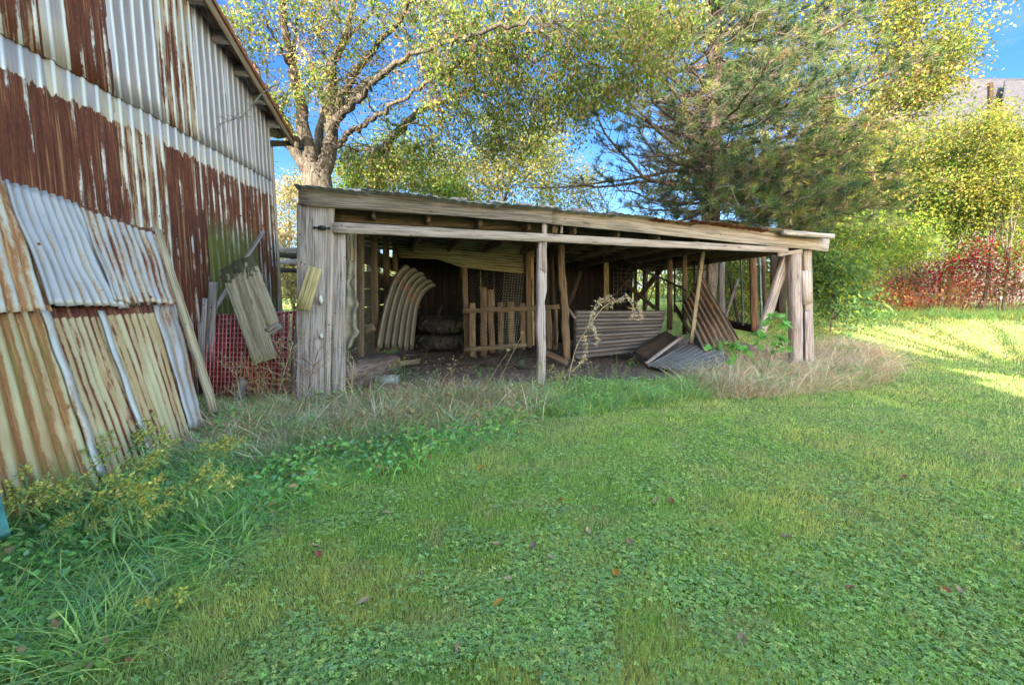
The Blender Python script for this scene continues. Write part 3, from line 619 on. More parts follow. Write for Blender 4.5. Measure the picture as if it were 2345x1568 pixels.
# torn cloth hanging by the left post
tr = np.linspace(0, 1, 26); V = []
for i, t in enumerate(tr):
    v = 596 + t * 205; x0 = 789 - 3 * t; x1 = 808 + 9 * math.sin(t * 2.2) + 4 * math.sin(t * 17) + 2.5 * math.sin(t * 41) - (14 * max(0, t - .8) * 5 if t > .8 else 0)
    for k in range(7):
        q = k / 6; V.append(atD(x0 + (x1 - x0) * q, v, 5.98 + .035 * math.sin(q * 9 + t * 5)))
idx = np.arange(26 * 7).reshape(26, 7)
o = wobj('torn_tarp', V, np.stack([idx[:-1, :-1], idx[:-1, 1:], idx[1:, 1:], idx[1:, :-1]], -1).reshape(-1, 4), M['tarp'], None, smooth=True, label='torn grey cloth hanging behind the left shed post', cat='tarp'); o.modifiers.new('thick', 'SOLIDIFY').thickness = .004
# sill timber and block on the floor at left
board('sill_timber', PF(778, 866, .25), atD(893, 832, 7.9), .36, .34, M['wood_purple'], n=(.2, -.2, 1), warp=.02, notch=.03, label='massive rotten timber lying inside the left shed post', cat='timber')
board('sill_timber', atD(850, 812, 7.9) , atD(800, 830, 6.5), .30, .05, M['wood_purple'], n=(0, 0, 1), notch=.03, warp=.02, label='thin rotten plank lying on top of the massive timber', cat='timber')
cb = MB(); c = onground(888, 882) + Vector((0, 0, .07)); 
for sx in (-1, 0, 1): cb.box(c + Vector((sx * .15, 0, 0)), (.02, 0, 0), (0, .09, 0), (0, 0, .08))
for sy in (-1, 1): cb.box(c + Vector((0, sy * .08, 0)), (.129, 0, 0), (0, .018, 0), (0, 0, .077))
cb.obj('concrete_block', M['concrete'], None, origin=c, label='hollow concrete block on the dirt beside the massive timber', cat='block')
# back wall
M['bay_shade'] = wood('bay_shade_board', light=(.018, .014, .012), dark=(.006, .005, .004), warm=(.02, .014, .01))  # board colour near black; the shed's inner shade is painted into it
def BW(u, z, D=None): return None
bw0, bw1 = Vector((-2.6, 10.35, 0)), Vector((4.55, 12.45, 0))
bdv = (bw1 - bw0)
for k in range(46):
    s = (k + .5) / 46; p = bw0 + bdv * s
    if s > .80: continue
    gap = -.012 if k not in (9, 11, 13) else .02
    top = 2.35 - .5 * s * .4
    board('back_board', p + Vector((0, 0, top)), p + Vector((0, 0, .1)), bdv.length / 46 - gap, .02, M['bay_shade'], shed, n=(0, -1, 0), nseg=4)
for s in (.86, .96):
    p = bw0 + bdv * s; board('back_stud', p + Vector((0, 0, 2.2)), p + Vector((0, 0, .1)), .09, .05, M['wood_brown'], shed, n=(0, -1, 0))
# inner hanging corrugated wall and doorway
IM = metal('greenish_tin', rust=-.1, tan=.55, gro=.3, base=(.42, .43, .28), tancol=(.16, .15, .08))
def isheet(px, D, w_, mat, nm, seed, amp=.016, **kw):
    c4 = [atD(u, v, D) for u, v in px]; return sheet(nm, [c4[0], c4[3], c4[2], c4[1]], w_, amp, mat, shed, n=(0, -1, 0), seed=seed, nv=20, wob=.008, rag=.01, **kw)
isheet([(906, 541), (1205, 563), (1205, 590), (908, 566)], 9.2, 5, IM, 'inner_tin', 81)
isheet([(908, 562), (1205, 586), (1203, 628), (1056, 612)], 9.15, 7, IM, 'inner_tin', 82)
isheet([(908, 562), (1058, 578), (1056, 596), (913, 590)], 9.16, 5, IM, 'inner_tin', 83)
stud((1064, 612), (1069, 818), 9.2, .105, M['wood_brown'], 'door_post'); stud((1210, 572), (1212, 795), 9.0, .10, M['wood_brown'], 'door_post')
stud((1220, 575), (1222, 790), 9.1, .035, M['wood_tan']); stud((1217, 576), (1217, 640), 9.05, .05, wood('orange_wood', light=(.5, .27, .08), dark=(.25, .12, .04)), 'short_stud')
stud((1284, 560), (1297, 822), 8.3, .13, M['wood_brown'], 'rough_post', th=.12, warp=.02)
stud((1263, 560), (1272, 790), 9.0, .06, M['wood_dark']); stud((1255, 560), (1250, 800), 9.6, .08, M['wood_dark'])
stud((1388, 564), (1388, 712), 10.2, .105, wood('tan_stud', light=(.32, .27, .17), dark=(.15, .12, .07)), 'stud')
for u, D, wd in ((1455, 11.6, .09), (1475, 11.7, .07), (1505, 11.2, .10)): stud((u, 572), (u, 720), D, wd, M['wood_dark'])
for (u0, u1, v0, v1, D, wd, m) in ((1534, 1534, 575, 755, 9.6, .10, 'wood_brown'), (1568, 1568, 578, 765, 9.3, .085, 'wood_brown'), (1652, 1653, 575, 733, 10.0, .125, 'wood'), (1723, 1728, 575, 758, 9.0, .125, 'wood_red'), (1749, 1751, 578, 706, 9.5, .06, 'wood_red'), (1668, 1692, 620, 745, 9.9, .05, 'wood_dark')):
    stud((u0, v0), (u1, v1), D, wd, M[m])
stud((1775, 580), (1775, 712), 9.2, .17, M['wood_dark'], 'side_board'); stud((1796, 580), (1790, 716), 9.1, .14, M['wood_dark'], 'side_board')
stud((1612, 560), (1583, 787), 8.4, .07, M['wood_moss'], 'leaning_pole')
stud((1535, 590), (1447, 700), 10.6, .11, M['wood_dark'], 'roof_brace')
o = MB()
for a, b_, r in (((1405, 588, 9.9), (1520, 640, 9.6), .022), ((1470, 655, 9.8), (1412, 600, 9.9), .015), ((1520, 640, 9.6), (1573, 665, 9.2), .02), ((1470, 730, 9.6), (1520, 600, 9.8), .012)): o.tube([atD(*a), atD(*b_)], r, 6)
o.obj('old_pipe_frame', M['iron'], None, origin=atD(1490, 640, 9.7), label='dark bent pipe frame hanging across the back bays of the shed', cat='pipe frame')
fr = MB(); fw = MB()
for u, D in ((1545, 9.9), (1590, 9.9), (1620, 9.8)):
    fr.bar(atD(u, 585, D), atD(u, 715, D), .03, .03)
for v in (588, 618, 655, 690): fr.bar(atD(1545, v, 9.9), atD(1620, v, 9.8), .022, .025)
fr.obj('window_frame', M['wood_dark'], shed)
# right wall wire
hexwire('chicken_wire', [atD(1595, 578, 10.6), atD(1725, 578, 9.0), atD(1728, 745, 9.0), atD(1595, 730, 10.6)], .075, .0022, M['wire'], shed)
hexwire('chicken_wire', [atD(1728, 578, 9.2), atD(1760, 578, 9.0), atD(1760, 740, 9.0), atD(1728, 745, 9.2)], .07, .002, M['wire'], shed)
hexwire('square_mesh', [atD(1405, 578, 10.8), atD(1570, 578, 10.4), atD(1570, 700, 10.4), atD(1405, 700, 10.8)], .09, .003, M['wire'], shed, square=True)
board('side_sill', atD(1640, 735, 10.2), atD(1745, 757, 8.9), .16, .05, M['wood_dark'], shed, n=(0, -1, 0))
for u in (1738, 1695): stud((u, 578), (u + 6, 745), 9.2, .025, simple('bluish_rod%d' % u, (.25, .32, .33), .6))
hexwire('chicken_wire', [atD(1076, 618, 9.6), atD(1200, 628, 9.6), atD(1200, 800, 9.5), atD(1076, 808, 9.5)], .06, .002, M['wire'], shed)
# ---- things standing in the shed
pk = thing('picket_gate', 'old brown picket gate standing behind the middle post', 'gate', atD(1150, 812, 9.0))
for a, b_, v0, v1, wd in ((1082, 1082, 695, 817, .12), (1107, 1107, 657, 815, .135), (1123, 1128, 662, 806, .11), (1146, 1146, 693, 800, .11), (1170, 1172, 692, 795, .13), (1196, 1197, 695, 800, .11), (1254, 1257, 700, 800, .12), (1272, 1272, 705, 800, .10)):
    board('picket', atD(a, v0, 9.0), atD(b_, v1, 9.0), wd, .025, M['wood_brown'], pk, n=(0, -1, 0), notch=.02, warp=.008)
board('gate_rail', atD(1061, 712, 8.95), atD(1281, 702, 8.95), .095, .045, M['wood_brown'], pk, n=(0, -1, 0), warp=.012, notch=.03)
board('gate_rail', atD(1063, 800, 8.95), atD(1205, 790, 8.95), .09, .045, M['wood_brown'], pk, n=(0, -1, 0), notch=.03)
hexwire('wire_panel', [atD(1156, 622, 9.15), atD(1200, 628, 9.15), atD(1180, 800, 8.85), atD(1142, 805, 8.85)], .05, .003, simple('pale_wire', (.3, .3, .28), .5, .3), None, square=True, label='rectangular grid of pale wire leaning behind the picket gate', cat='wire panel')
# nested arched sheets
def arch(n_, off):
    A = [(600, 1145), (640, 930), (690, 760), (735, 660), (800, 600), (880, 590)]; B_ = [(850, 1165), (868, 960), (885, 860), (915, 800), (955, 760), (990, 745)]
    P = lambda zx, zy, D: atD(zx * .3468 + 658.4, zy * .3468 + 400.8, D)
    a = [P(x, y, 7.7 + .45 * i / 5) for i, (x, y) in enumerate(A)]; b = [P(x, y, 9.0 + .3 * i / 5) for i, (x, y) in enumerate(B_)]
    def sp(L_, t):
        t = t * (len(L_) - 1); i = min(int(t), len(L_) - 2); f = t - i
        p0, p1, p2, p3 = L_[max(i - 1, 0)], L_[i], L_[i + 1], L_[min(i + 2, len(L_) - 1)]
        return .5 * ((2 * p1) + (p2 - p0) * f + (2 * p0 - 5 * p1 + 4 * p2 - p3) * f * f + (3 * p1 - p0 - 3 * p2 + p3) * f ** 3)
    return a, b, sp
a, b_, sp_ = arch(0, 0)
am = wood('arch_wood', light=(.30, .23, .16), dark=(.11, .08, .055), warm=(.28, .18, .10), wamt=.4)
for i in range(6):
    f0, f1 = i / 6 + .02, (i + 1) / 6 - .085; tmax = [.80, .86, .92, .90, .97, 1][i]; st = .0 + .012 * (i % 2)
    K = 22; V = []
    for k in range(K + 1):
        t = st + (tmax - st) * k / K; p, q = sp_(a, t), sp_(b_, t); d = (q - p); nrm = Vector((-.8, -.5, .5)).normalized()
        r0, r1 = p + d * f0, p + d * f1
        nr = nrm
        for (r, h) in ((r0, 0), (r0 + (r1 - r0) * .15, .07), (r0 + (r1 - r0) * .5, .05), (r0 + (r1 - r0) * .85, .07), (r1, 0)): V.append(r + nr * h)
    idx = np.arange((K + 1) * 5).reshape(K + 1, 5); Fq = np.stack([idx[:-1, :-1], idx[:-1, 1:], idx[1:, 1:], idx[1:, :-1]], -1).reshape(-1, 4)
    pos = ['nearest the left wall', 'second from the left wall', 'third from the left wall', 'fourth from the left wall', 'fifth from the left wall', 'closest to the dark doorway'][i]
    uvv = [(j * .1 + i, k * .1) for k in range(K + 1) for j in range(5)]
    o = wobj('arched_panel', V, Fq, metal('arch_tin%d' % i, rust=-.14, tan=.7, base=(.15, .14, .125), tancol=(.11, .09, .07)), None, uv=uvv, smooth=True, label='curved brown metal arch rib, ' + pos, cat='arch rib', group='nested curved arch ribs in the shed'); o.modifiers.new('thick', 'SOLIDIFY').thickness = .012
def tyre(name, c, ax, R0, r0, label):
    c = Vector(c); ax = Vector(ax).normalized(); e1 = ax.cross(Vector((0, 1, .1))).normalized(); e2 = ax.cross(e1); V = []; n1, n2 = 72, 14; t = thing(name, label, 'tyre', c)
    for i in range(n1):
        A = 2 * math.pi * i / n1; ed = e1 * math.cos(A) + e2 * math.sin(A)
        for j in range(n2):
            B = 2 * math.pi * j / n2; V.append(c + ed * (R0 + r0 * math.copysign(abs(math.cos(B)) ** .8, math.cos(B))) + ax * r0 * .95 * math.sin(B))
    Fq = [(i * n2 + j, ((i + 1) % n1) * n2 + j, ((i + 1) % n1) * n2 + (j + 1) % n2, i * n2 + (j + 1) % n2) for i in range(n1) for j in range(n2)]
    wobj('carcass', V, Fq, M['rubber'], t, smooth=True)
    o = MB()
    for i in range(26):
        A = 2 * math.pi * i / 26; s = 1 if i % 2 else -1; p = []
        for q in (0.05, .4, .75, 1.0):
            B = q * 1.0 * s; AA = A + q * .22; ed = e1 * math.cos(AA) + e2 * math.sin(AA); p.append(c + ed * (R0 + r0 * 1.06 * math.cos(B)) + ax * r0 * 1.0 * math.sin(B))
        o.tube(p, [.035, .035, .03, .02], 5)
    o.obj('tread', M['rubber'], t); return t
tyre('tractor_tyre', atD(1003, 788, 9.7) + Vector((0, .45, .0)), (0, .06, 1), .42, .165, 'large lugged tractor tyre lying on the dirt in the doorway')
tyre('tractor_tyre', atD(1008, 748, 9.75) + Vector((0, .45, .02)), (.05, -.05, 1), .40, .155, 'large lugged tractor tyre stacked on top of the other in the doorway')
# leaning / fallen sheets on the right
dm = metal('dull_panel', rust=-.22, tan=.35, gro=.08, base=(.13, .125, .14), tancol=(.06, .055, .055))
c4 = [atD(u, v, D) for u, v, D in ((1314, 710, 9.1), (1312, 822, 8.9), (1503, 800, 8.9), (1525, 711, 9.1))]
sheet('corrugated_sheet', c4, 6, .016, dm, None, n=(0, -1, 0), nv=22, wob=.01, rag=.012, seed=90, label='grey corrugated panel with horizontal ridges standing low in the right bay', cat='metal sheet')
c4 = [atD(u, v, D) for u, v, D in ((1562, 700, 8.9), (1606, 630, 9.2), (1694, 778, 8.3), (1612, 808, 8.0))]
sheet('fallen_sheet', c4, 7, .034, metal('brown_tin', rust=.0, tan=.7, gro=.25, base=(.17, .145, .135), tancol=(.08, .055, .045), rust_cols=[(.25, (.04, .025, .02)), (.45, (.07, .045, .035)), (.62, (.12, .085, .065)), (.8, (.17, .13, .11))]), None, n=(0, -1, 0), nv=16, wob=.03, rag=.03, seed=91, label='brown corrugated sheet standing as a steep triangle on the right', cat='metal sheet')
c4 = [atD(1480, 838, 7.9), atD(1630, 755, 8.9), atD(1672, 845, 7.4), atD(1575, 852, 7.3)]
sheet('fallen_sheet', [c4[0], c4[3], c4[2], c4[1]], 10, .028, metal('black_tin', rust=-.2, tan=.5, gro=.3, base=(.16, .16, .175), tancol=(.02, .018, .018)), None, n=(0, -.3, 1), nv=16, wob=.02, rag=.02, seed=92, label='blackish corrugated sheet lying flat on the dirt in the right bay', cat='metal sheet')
board('loose_board', atD(1468, 815, 8.3), atD(1540, 768, 9.0), .34, .03, M['wood_dark'], n=(.1, -.5, .8), label='wide dark board lying tilted beside the corrugated panel', cat='board')
board('loose_board', atD(1480, 832, 8.0), atD(1566, 768, 8.7), .06, .03, M['wood'], n=(.1, -.5, .8), label='narrow grey board along the edge of the wide dark board', cat='board')
board('loose_board', atD(1300, 705, 8.9), atD(1318, 730, 8.7), .05, .03, M['wood'], n=(0, -1, 0), label='short grey slat slanting at the left top of the corrugated panel', cat='board')

# ---------------------------------------------------------------- trees
def curve(pts, n=8):
    P = [np.array(p, float) for p in pts]; out = []
    for i in range(len(P) - 1):
        p0, p1, p2, p3 = P[max(i - 1, 0)], P[i], P[i + 1], P[min(i + 2, len(P) - 1)]
        for k in range(n):
            f = k / n; out.append(.5 * ((2 * p1) + (p2 - p0) * f + (2 * p0 - 5 * p1 + 4 * p2 - p3) * f * f + (3 * p1 - p0 - 3 * p2 + p3) * f ** 3))
    out.append(P[-1]); return np.array(out)
class Skel:
    def __init__(s): s.mb = MB(); s.P = []; s.R = []
    def limb(s, pts, r0, r1, sides=8, n=6, wob=.0, reach=True):
        C = curve(pts, n); r = np.linspace(r0, r1, len(C))
        if wob: C[1:-1] += rng.normal(size=(len(C) - 2, 3)) * wob
        s.mb.tube(C, r * (1 + .06 * np.sin(np.arange(len(C)) * 1.7)), sides)
        if reach: s.P.append(C); s.R.append(r)
        return C
    def pts(s): return np.concatenate(s.P), np.concatenate(s.R)
def blobpts(blobs, clump=.35):
    """blobs: (centre, radii, n clusters) -> cluster points gathered in sub-clumps so that gaps stay"""
    out = []
    for c, r, n in blobs:
        c = np.array(c, float); r = np.array(r, float); k = max(3, int(n / 7)); u = rdir(k) * (rng.random((k, 1)) ** .42)
        cc = c + u * r; i = rng.integers(0, k, n); out.append(cc[i] + rng.normal(size=(n, 3)) * r * clump * .45)
    return np.concatenate(out)
def nearest(Q, P):
    o = np.empty(len(Q), int)
    for i in range(0, len(Q), 400):
        d = ((Q[i:i + 400, None, :] - P[None]) ** 2).sum(-1); o[i:i + 400] = d.argmin(1)
    return o
def foliage(root, sk, clusters, per, lsize, palette, mat='leaf', spread=.16, droop=.5, twr=.006, aspect=.45, two_level=True, crown='crown', extra=None, bark='bark', brown=None):
    SP_, SR_ = sk.pts(); Q = clusters
    if two_level and len(Q) > 60:                                   # medium boughs first, twigs to them
        k = max(12, len(Q) // 14); mid = Q[rng.choice(len(Q), k, False)]; ni = nearest(mid, SP_); a = SP_[ni]; d = mid - a; Ld = np.linalg.norm(d, axis=1, keepdims=True)
        ts = np.linspace(0, 1, 8)[None, :, None]; sag = np.zeros((k, 1, 3)); sag[..., 2] = -1
        Pm = a[:, None] + d[:, None] * ts + (np.sin(ts * math.pi) * (rng.normal(size=(k, 1, 3)) * .10 - sag * .10)) * Ld[:, None]
        Rm = np.linspace(1, .3, 8)[None] * np.minimum(SR_[ni] * .6, .006 + .011 * Ld[:, 0])[:, None]
        V, Fq = tubes_np(Pm, Rm, 5); sk.mb.add(V, Fq); SP_ = np.concatenate([SP_, Pm.reshape(-1, 3)]); SR_ = np.concatenate([SR_, Rm.ravel()])
    ni = nearest(Q, SP_); a = SP_[ni]; d = Q - a; Ld = np.linalg.norm(d, axis=1, keepdims=True); k = len(Q)
    ts = np.linspace(0, 1, 5)[None, :, None]; Pm = a[:, None] + d[:, None] * ts + np.sin(ts * math.pi) * rng.normal(size=(k, 1, 3)) * .09 * Ld[:, None]
    Rm = np.linspace(1, .4, 5)[None] * np.full((k, 1), twr); V, Fq = tubes_np(Pm, Rm, 3)
    wobj('branches', V, Fq, M['twig'], root, kind='stuff')
    sk.mb.obj('trunk', M[bark], root, smooth=True)
    N = k * per; base = np.repeat(Q, per, 0) + rng.normal(size=(N, 3)) * spread; D = rdir(N, .6); D[:, 2] -= droop; D = unit(D)
    ln = lsize * (.7 + .6 * rng.random(N)); V, Fq = leaves(base, D, ln, ln * aspect); cc = pal(k, palette, .16)
    c = np.repeat(cc, per, 0) * (1 + rng.normal(size=(N, 1)) * .16)
    if brown is not None:
        bi = rng.random(N) < brown[0]; c[bi] = pal(bi.sum(), brown[1], .2)
    wobj(crown, V, Fq, M[mat], root, cols=np.repeat(np.clip(c, .004, .9), 4, 0))
rng = np.random.default_rng(11)
# --- big maple behind the shed
mz = lambda zx, zy, D: atD(zx * .3418 + 515.3, zy * .3418, D)
mp_ = thing('maple_tree', 'big many-limbed maple with furrowed trunk rising behind the left end of the shed', 'tree', mz(610, 1240, 11.5) - Vector((0, 0, 3.0)))
sk = Skel(); b0 = mz(620, 1240, 11.5)
sk.limb([(b0.x - .1, b0.y, -.1), (b0.x, b0.y, 1.2), b0, mz(615, 1110, 11.5)], .40, .30, 14, reach=False)
Lm = lambda L_, r0, r1, **k: sk.limb([mz(*q) for q in L_], r0 * .78, r1 * .6, **k)
Lm([(600, 1190, 11.5), (560, 1000, 11.3), (505, 700, 11.1), (450, 430, 10.8), (400, 200, 10.4), (380, -60, 10)], .25, .08, sides=10, wob=.02)
Lm([(590, 1200, 11.5), (500, 1060, 11.3), (440, 975, 11.2), (395, 955, 11.15)], .21, .17, sides=10)
Lm([(500, 1010, 11.3), (420, 830, 10.6), (300, 640, 10), (180, 420, 9.6), (80, 250, 9.4)], .10, .03, wob=.03)
Lm([(640, 1190, 11.5), (690, 1050, 11.5), (715, 850, 11.4), (715, 700, 11.3), (720, 450, 11.1), (800, 250, 11), (860, -50, 10.8)], .28, .09, sides=10, wob=.02)
Lm([(600, 1100, 11.5), (640, 850, 11.8), (660, 650, 12), (560, 420, 12.3), (430, 150, 12.5)], .16, .05, wob=.03)
Lm([(710, 860, 11.4), (790, 650, 11.2), (880, 480, 11), (990, 340, 10.7), (1150, 150, 10.2), (1300, -60, 9.8)], .15, .05, wob=.03)
Lm([(700, 900, 11.4), (790, 760, 11), (900, 650, 10.6), (1000, 560, 10.3), (1150, 430, 9.8), (1350, 330, 9.2), (1600, 250, 8.7)], .14, .04, wob=.03)
Lm([(640, 850, 11.8), (900, 600, 12.2), (1100, 470, 12.4), (1230, 390, 12.5), (1450, 240, 12.6)], .13, .04, wob=.03)
Lm([(730, 1010, 11.5), (830, 900, 11.2), (940, 830, 10.9), (1050, 750, 10.5), (1250, 620, 10), (1500, 480, 9.4), (1750, 420, 9)], .10, .03, wob=.03)
Lm([(1040, 1010, 13.2), (1110, 940, 13), (1190, 850, 12.8), (1310, 740, 12.4), (1450, 690, 12), (1650, 590, 11.4), (1900, 560, 10.8)], .17, .04, sides=9, wob=.02)
Lm([(1190, 860, 12.8), (1060, 800, 12.6), (960, 700, 12.4), (850, 560, 12)], .05, .02, wob=.03)
for q in ([(430, 430, 10.8), (330, 260, 10.2), (230, 60, 9.8)], [(455, 500, 10.8), (470, 250, 10.6), (520, -50, 10.5)], [(720, 480, 11.1), (640, 250, 10.9), (600, -40, 10.7)], [(800, 260, 11), (950, 120, 10.6), (1010, -60, 10.3)], [(1600, 250, 8.7), (1900, 180, 8.2), (2200, 150, 8)], [(1500, 480, 9.4), (1800, 300, 9), (2100, 200, 8.7)]): Lm(q, .06, .02, wob=.03)
sk.limb([mz(1040, 1010, 13.2), mz(1000, 1150, 13.2), (mz(960, 1300, 13.2).x, 13.2, 0)], .17, .2, 9, reach=False)
def bl(u, v, D, ru, rv, rD, n): return (atD(u, v, D), (ru * D / F, rD, rv * D / F), n)
mblobs = [bl(1250, 60, 9.0, 190, 90, 1.4, 200), bl(1400, 150, 8.8, 130, 90, 1.2, 150), bl(1060, 150, 9.6, 150, 80, 1.3, 170), bl(1130, -80, 9.5, 300, 90, 1.6, 170), bl(880, 30, 10, 170, 80, 1.5, 150),
          bl(700, 60, 10, 140, 110, 1.4, 110), bl(600, 110, 10, 70, 120, 1.0, 50), bl(1200, 210, 9.6, 170, 55, 1.2, 130), bl(1010, 210, 10.5, 120, 60, 1.0, 70), bl(700, 200, 10, 60, 60, .8, 35), bl(1500, 40, 9, 110, 70, 1.0, 90), bl(820, 230, 11, 120, 60, 1, 30),
          bl(900, 390, 13.5, 130, 55, 1.2, 130), bl(1060, 340, 13, 130, 60, 1.2, 110), bl(1180, 300, 12, 120, 50, 1.2, 90), bl(640, 300, 9.9, 25, 50, .5, 10), bl(800, 370, 12.5, 60, 60, .8, 30), bl(1330, 240, 10.5, 100, 50, 1.0, 70), bl(870, 385, 12.4, 60, 45, .7, 60), bl(950, 300, 12.2, 60, 40, .8, 30)]
GREEN = [(.15, .23, .05, 3), (.21, .27, .06, 3), (.30, .31, .09, 2), (.38, .34, .11, 1.2), (.09, .16, .04, 1.5)]
SEED = [(.28, .15, .09, 2), (.20, .11, .07, 1), (.34, .23, .14, 1)]
foliage(mp_, sk, blobpts([(c, r, int(n * 1.25)) for c, r, n in mblobs], .55), 22, .082, GREEN, droop=.95, spread=.12, aspect=.46, brown=(.17, SEED))
# bare whippy twigs inside the left crown
V = []
q = np.concatenate([blobpts([bl(650, 60, 10.2, 90, 110, 1, 90)]), blobpts([bl(850, 200, 10.8, 180, 100, 1, 120)]), blobpts([bl(620, 240, 9.9, 30, 80, .4, 24)])]); dd = rdir(len(q)); dd[:, 2] = abs(dd[:, 2]) * .8; dd = unit(dd)
ts = np.linspace(0, 1, 5)[None, :, None]; Pm = q[:, None] + dd[:, None] * ts * (.5 + .8 * rng.random((len(q), 1, 1))) + ts * ts * rng.normal(size=(len(q), 1, 3)) * .2
V, Fq = tubes_np(Pm, np.linspace(.010, .003, 5)[None] * np.ones((len(q), 1)), 3); wobj('bare_twigs', V, Fq, M['twig'], mp_, kind='stuff')

# --- pine
rng = np.random.default_rng(12)
px0 = atD(1629, 460, 12.3); pine = thing('pine_tree', 'tall ragged pine with long needles behind the middle of the shed roof', 'tree', (px0.x, 12.3, float(gz(px0.x, 12.3))))
sk = Skel(); topx = atD(1640, 0, 12.3).x
sk.limb([(px0.x - .05, 12.3, 0), (px0.x, 12.3, 4), (topx, 12.3, 9), (topx + .1, 12.3, 15)], .30, .08, 12, n=8, reach=False)
TB, TD, PB, PR, NT = [], [], [], [], []
def pbranch(z, az, Ln, up, dens, r):
    t = np.linspace(0, 1, 10)[:, None]; d = np.array([math.cos(az), math.sin(az), 0.]); x0 = px0.x + (topx - px0.x) * min(1, max(0, (z - 4) / 5))
    C = np.array([x0, 12.3, z]) + d * Ln * t + np.array([0, 0, 1.]) * (up * t + .22 * Ln * np.maximum(0, t - .55) ** 2 * 2 - .10 * Ln * np.sin(t * math.pi) * .6) + np.cumsum(rng.normal(size=(10, 3)), 0) * .028 * Ln * t
    sk.mb.tube(C, np.linspace(r, r * .28, 10), 6)
    k = int(Ln * 7)
    for j in range(k):
        tt = .22 + .78 * (j + rng.random()) / k; i = min(8, int(tt * 9)); f = tt * 9 - i; p = C[i] * (1 - f) + C[i + 1] * f
        sd = np.cross(d, [0, 0, 1.]) * (1 if j % 2 else -1); dr = unit(d * .75 + sd * .8 + np.array([0, 0, .1 + .25 * rng.random()]) + rng.normal(size=3) * .22); l2 = (1.15 - tt) * Ln * .33 * (.6 + .7 * rng.random()) + .15
        c2 = [p + dr * l2 * s + np.array([0, 0, .22 * l2 * s * s]) + rng.normal(size=3) * .03 * s for s in (0, .35, .7, 1)]
        PB.append(c2)
        if rng.random() < dens:
            TB.append(c2[-1]); TD.append(unit(c2[-1] - c2[-2] + np.array([0, 0, .05])))
        for s in (1, 2):
            if l2 > .3 and rng.random() < .95:
                e = unit(dr + rng.normal(size=3) * .65); q0 = np.array(c2[s]); l3 = .15 + .3 * rng.random(); PB.append([q0, q0 + e * l3 * .4, q0 + e * l3 * .75 + [0, 0, .02], q0 + e * l3 + [0, 0, .06]])
                if rng.random() < dens: TB.append(PB[-1][-1]); TD.append(unit(e + np.array([0, 0, .25])))
    TB.append(C[-1]); TD.append(unit(C[-1] - C[-2]))
z = 2.7
while z < 13:
    for k in range(5):
        az = rng.random() * 2 * math.pi; side = math.cos(az); front = -math.sin(az)
        Ln = (3.6 - (z - 2.7) * .16) * (.75 + .45 * rng.random()); dens = .95 if side > -.15 else (.30 if z < 7.5 else .6)
        if front > .55: Ln *= .8
        pbranch(z + rng.normal() * .1, az, max(.8, Ln), Ln * (.05 + .025 * (z - 2)), dens, .016 + .011 * Ln)
    z += .44
def pp(u0, v0, u1, v1, D1, dens, r=.05):                       # named boughs that stand out in the photograph
    a = atD(u0, v0, 12.3); b = atD(u1, v1, D1); t = np.linspace(0, 1, 12)[:, None]; C = np.array(a) * (1 - t) + np.array(b) * t; Ln = np.linalg.norm(np.array(b) - np.array(a))
    C[1:-1] += np.cumsum(rng.normal(size=(10, 3)) * .035, 0); sk.mb.tube(C, np.linspace(r, r * .3, 12), 6); d = unit(np.array(b) - np.array(a))
    for j in range(int(Ln * 10)):
        tt = .1 + .9 * rng.random(); i = min(10, int(tt * 11)); p = C[i]; dr = unit(d * .6 + rdir(1)[0] * .9); l2 = .25 + .6 * rng.random(); c2 = [p + dr * l2 * s + rng.normal(size=3) * .03 * s for s in (0, .35, .7, 1)]; PB.append(c2)
        if rng.random() < dens: TB.append(c2[-1]); TD.append(dr)
for a in ((1610, 375, 1380, 190, 10.8, .35, .06), (1610, 330, 1350, 250, 11.5, .35, .05), (1615, 395, 1290, 440, 11, .25, .05), (1612, 300, 1420, 60, 10.5, .4, .05), (1640, 290, 2000, 150, 10.5, 1, .06), (1640, 210, 1960, 30, 10.5, 1, .06), (1640, 340, 2050, 270, 11, 1, .05), (1640, 400, 1980, 330, 10.4, 1, .05), (1640, 420, 2080, 400, 11.2, 1, .05), (1640, 430, 1900, 470, 10.8, 1, .05), (1640, 440, 1780, 455, 10.4, 1, .04), (1640, 100, 1850, -40, 10.5, 1, .06), (1612, 420, 1200, 430, 11.5, .2, .05), (1640, 440, 2060, 480, 11.6, 1, .045)): pp(*a)
for (u, v, n_) in ((1780, 420, 90), (1850, 250, 100), (1900, 380, 90), (1750, 180, 90), (1950, 440, 80), (1700, 330, 70), (2010, 330, 40), (1660, 250, 60), (1700, 60, 70), (1850, 100, 80), (1760, 480, 70), (1920, 490, 60), (1680, 440, 50), (1600, 60, 30), (1630, 462, 40), (1580, 430, 25), (1840, 330, 60), (2040, 430, 40)):
    for j in range(n_):
        p = np.array(atD(u + rng.normal() * 55, v + rng.normal() * 34, 11.3 + rng.normal() * .8)); e = unit(np.array([.8, -.3, .35]) + rng.normal(size=3) * .5); l3 = .3 + .4 * rng.random()
        PB.append([p - e * l3, p - e * l3 * .6 + rng.normal(size=3) * .02, p - e * l3 * .3, p]); TB.append(p); TD.append(e)
PB = np.array(PB); V, Fq = tubes_np(PB, np.linspace(.009, .004, 4)[None] * np.ones((len(PB), 1)), 4)
wobj('branches', V, Fq, simple('pine_twig', (.15, .12, .10), .9), pine, kind='stuff'); sk.mb.obj('trunk', M['pinebark'], pine, smooth=True)
TB = np.array(TB); TD = np.array(TD); nn = 40; k = len(TB); base = np.repeat(TB, nn, 0) - np.repeat(TD, nn, 0) * (rng.random((k * nn, 1)) * .16); D = unit(np.repeat(TD, nn, 0) * .75 + rdir(k * nn) * .85); ln = .10 + .07 * rng.random(k * nn)
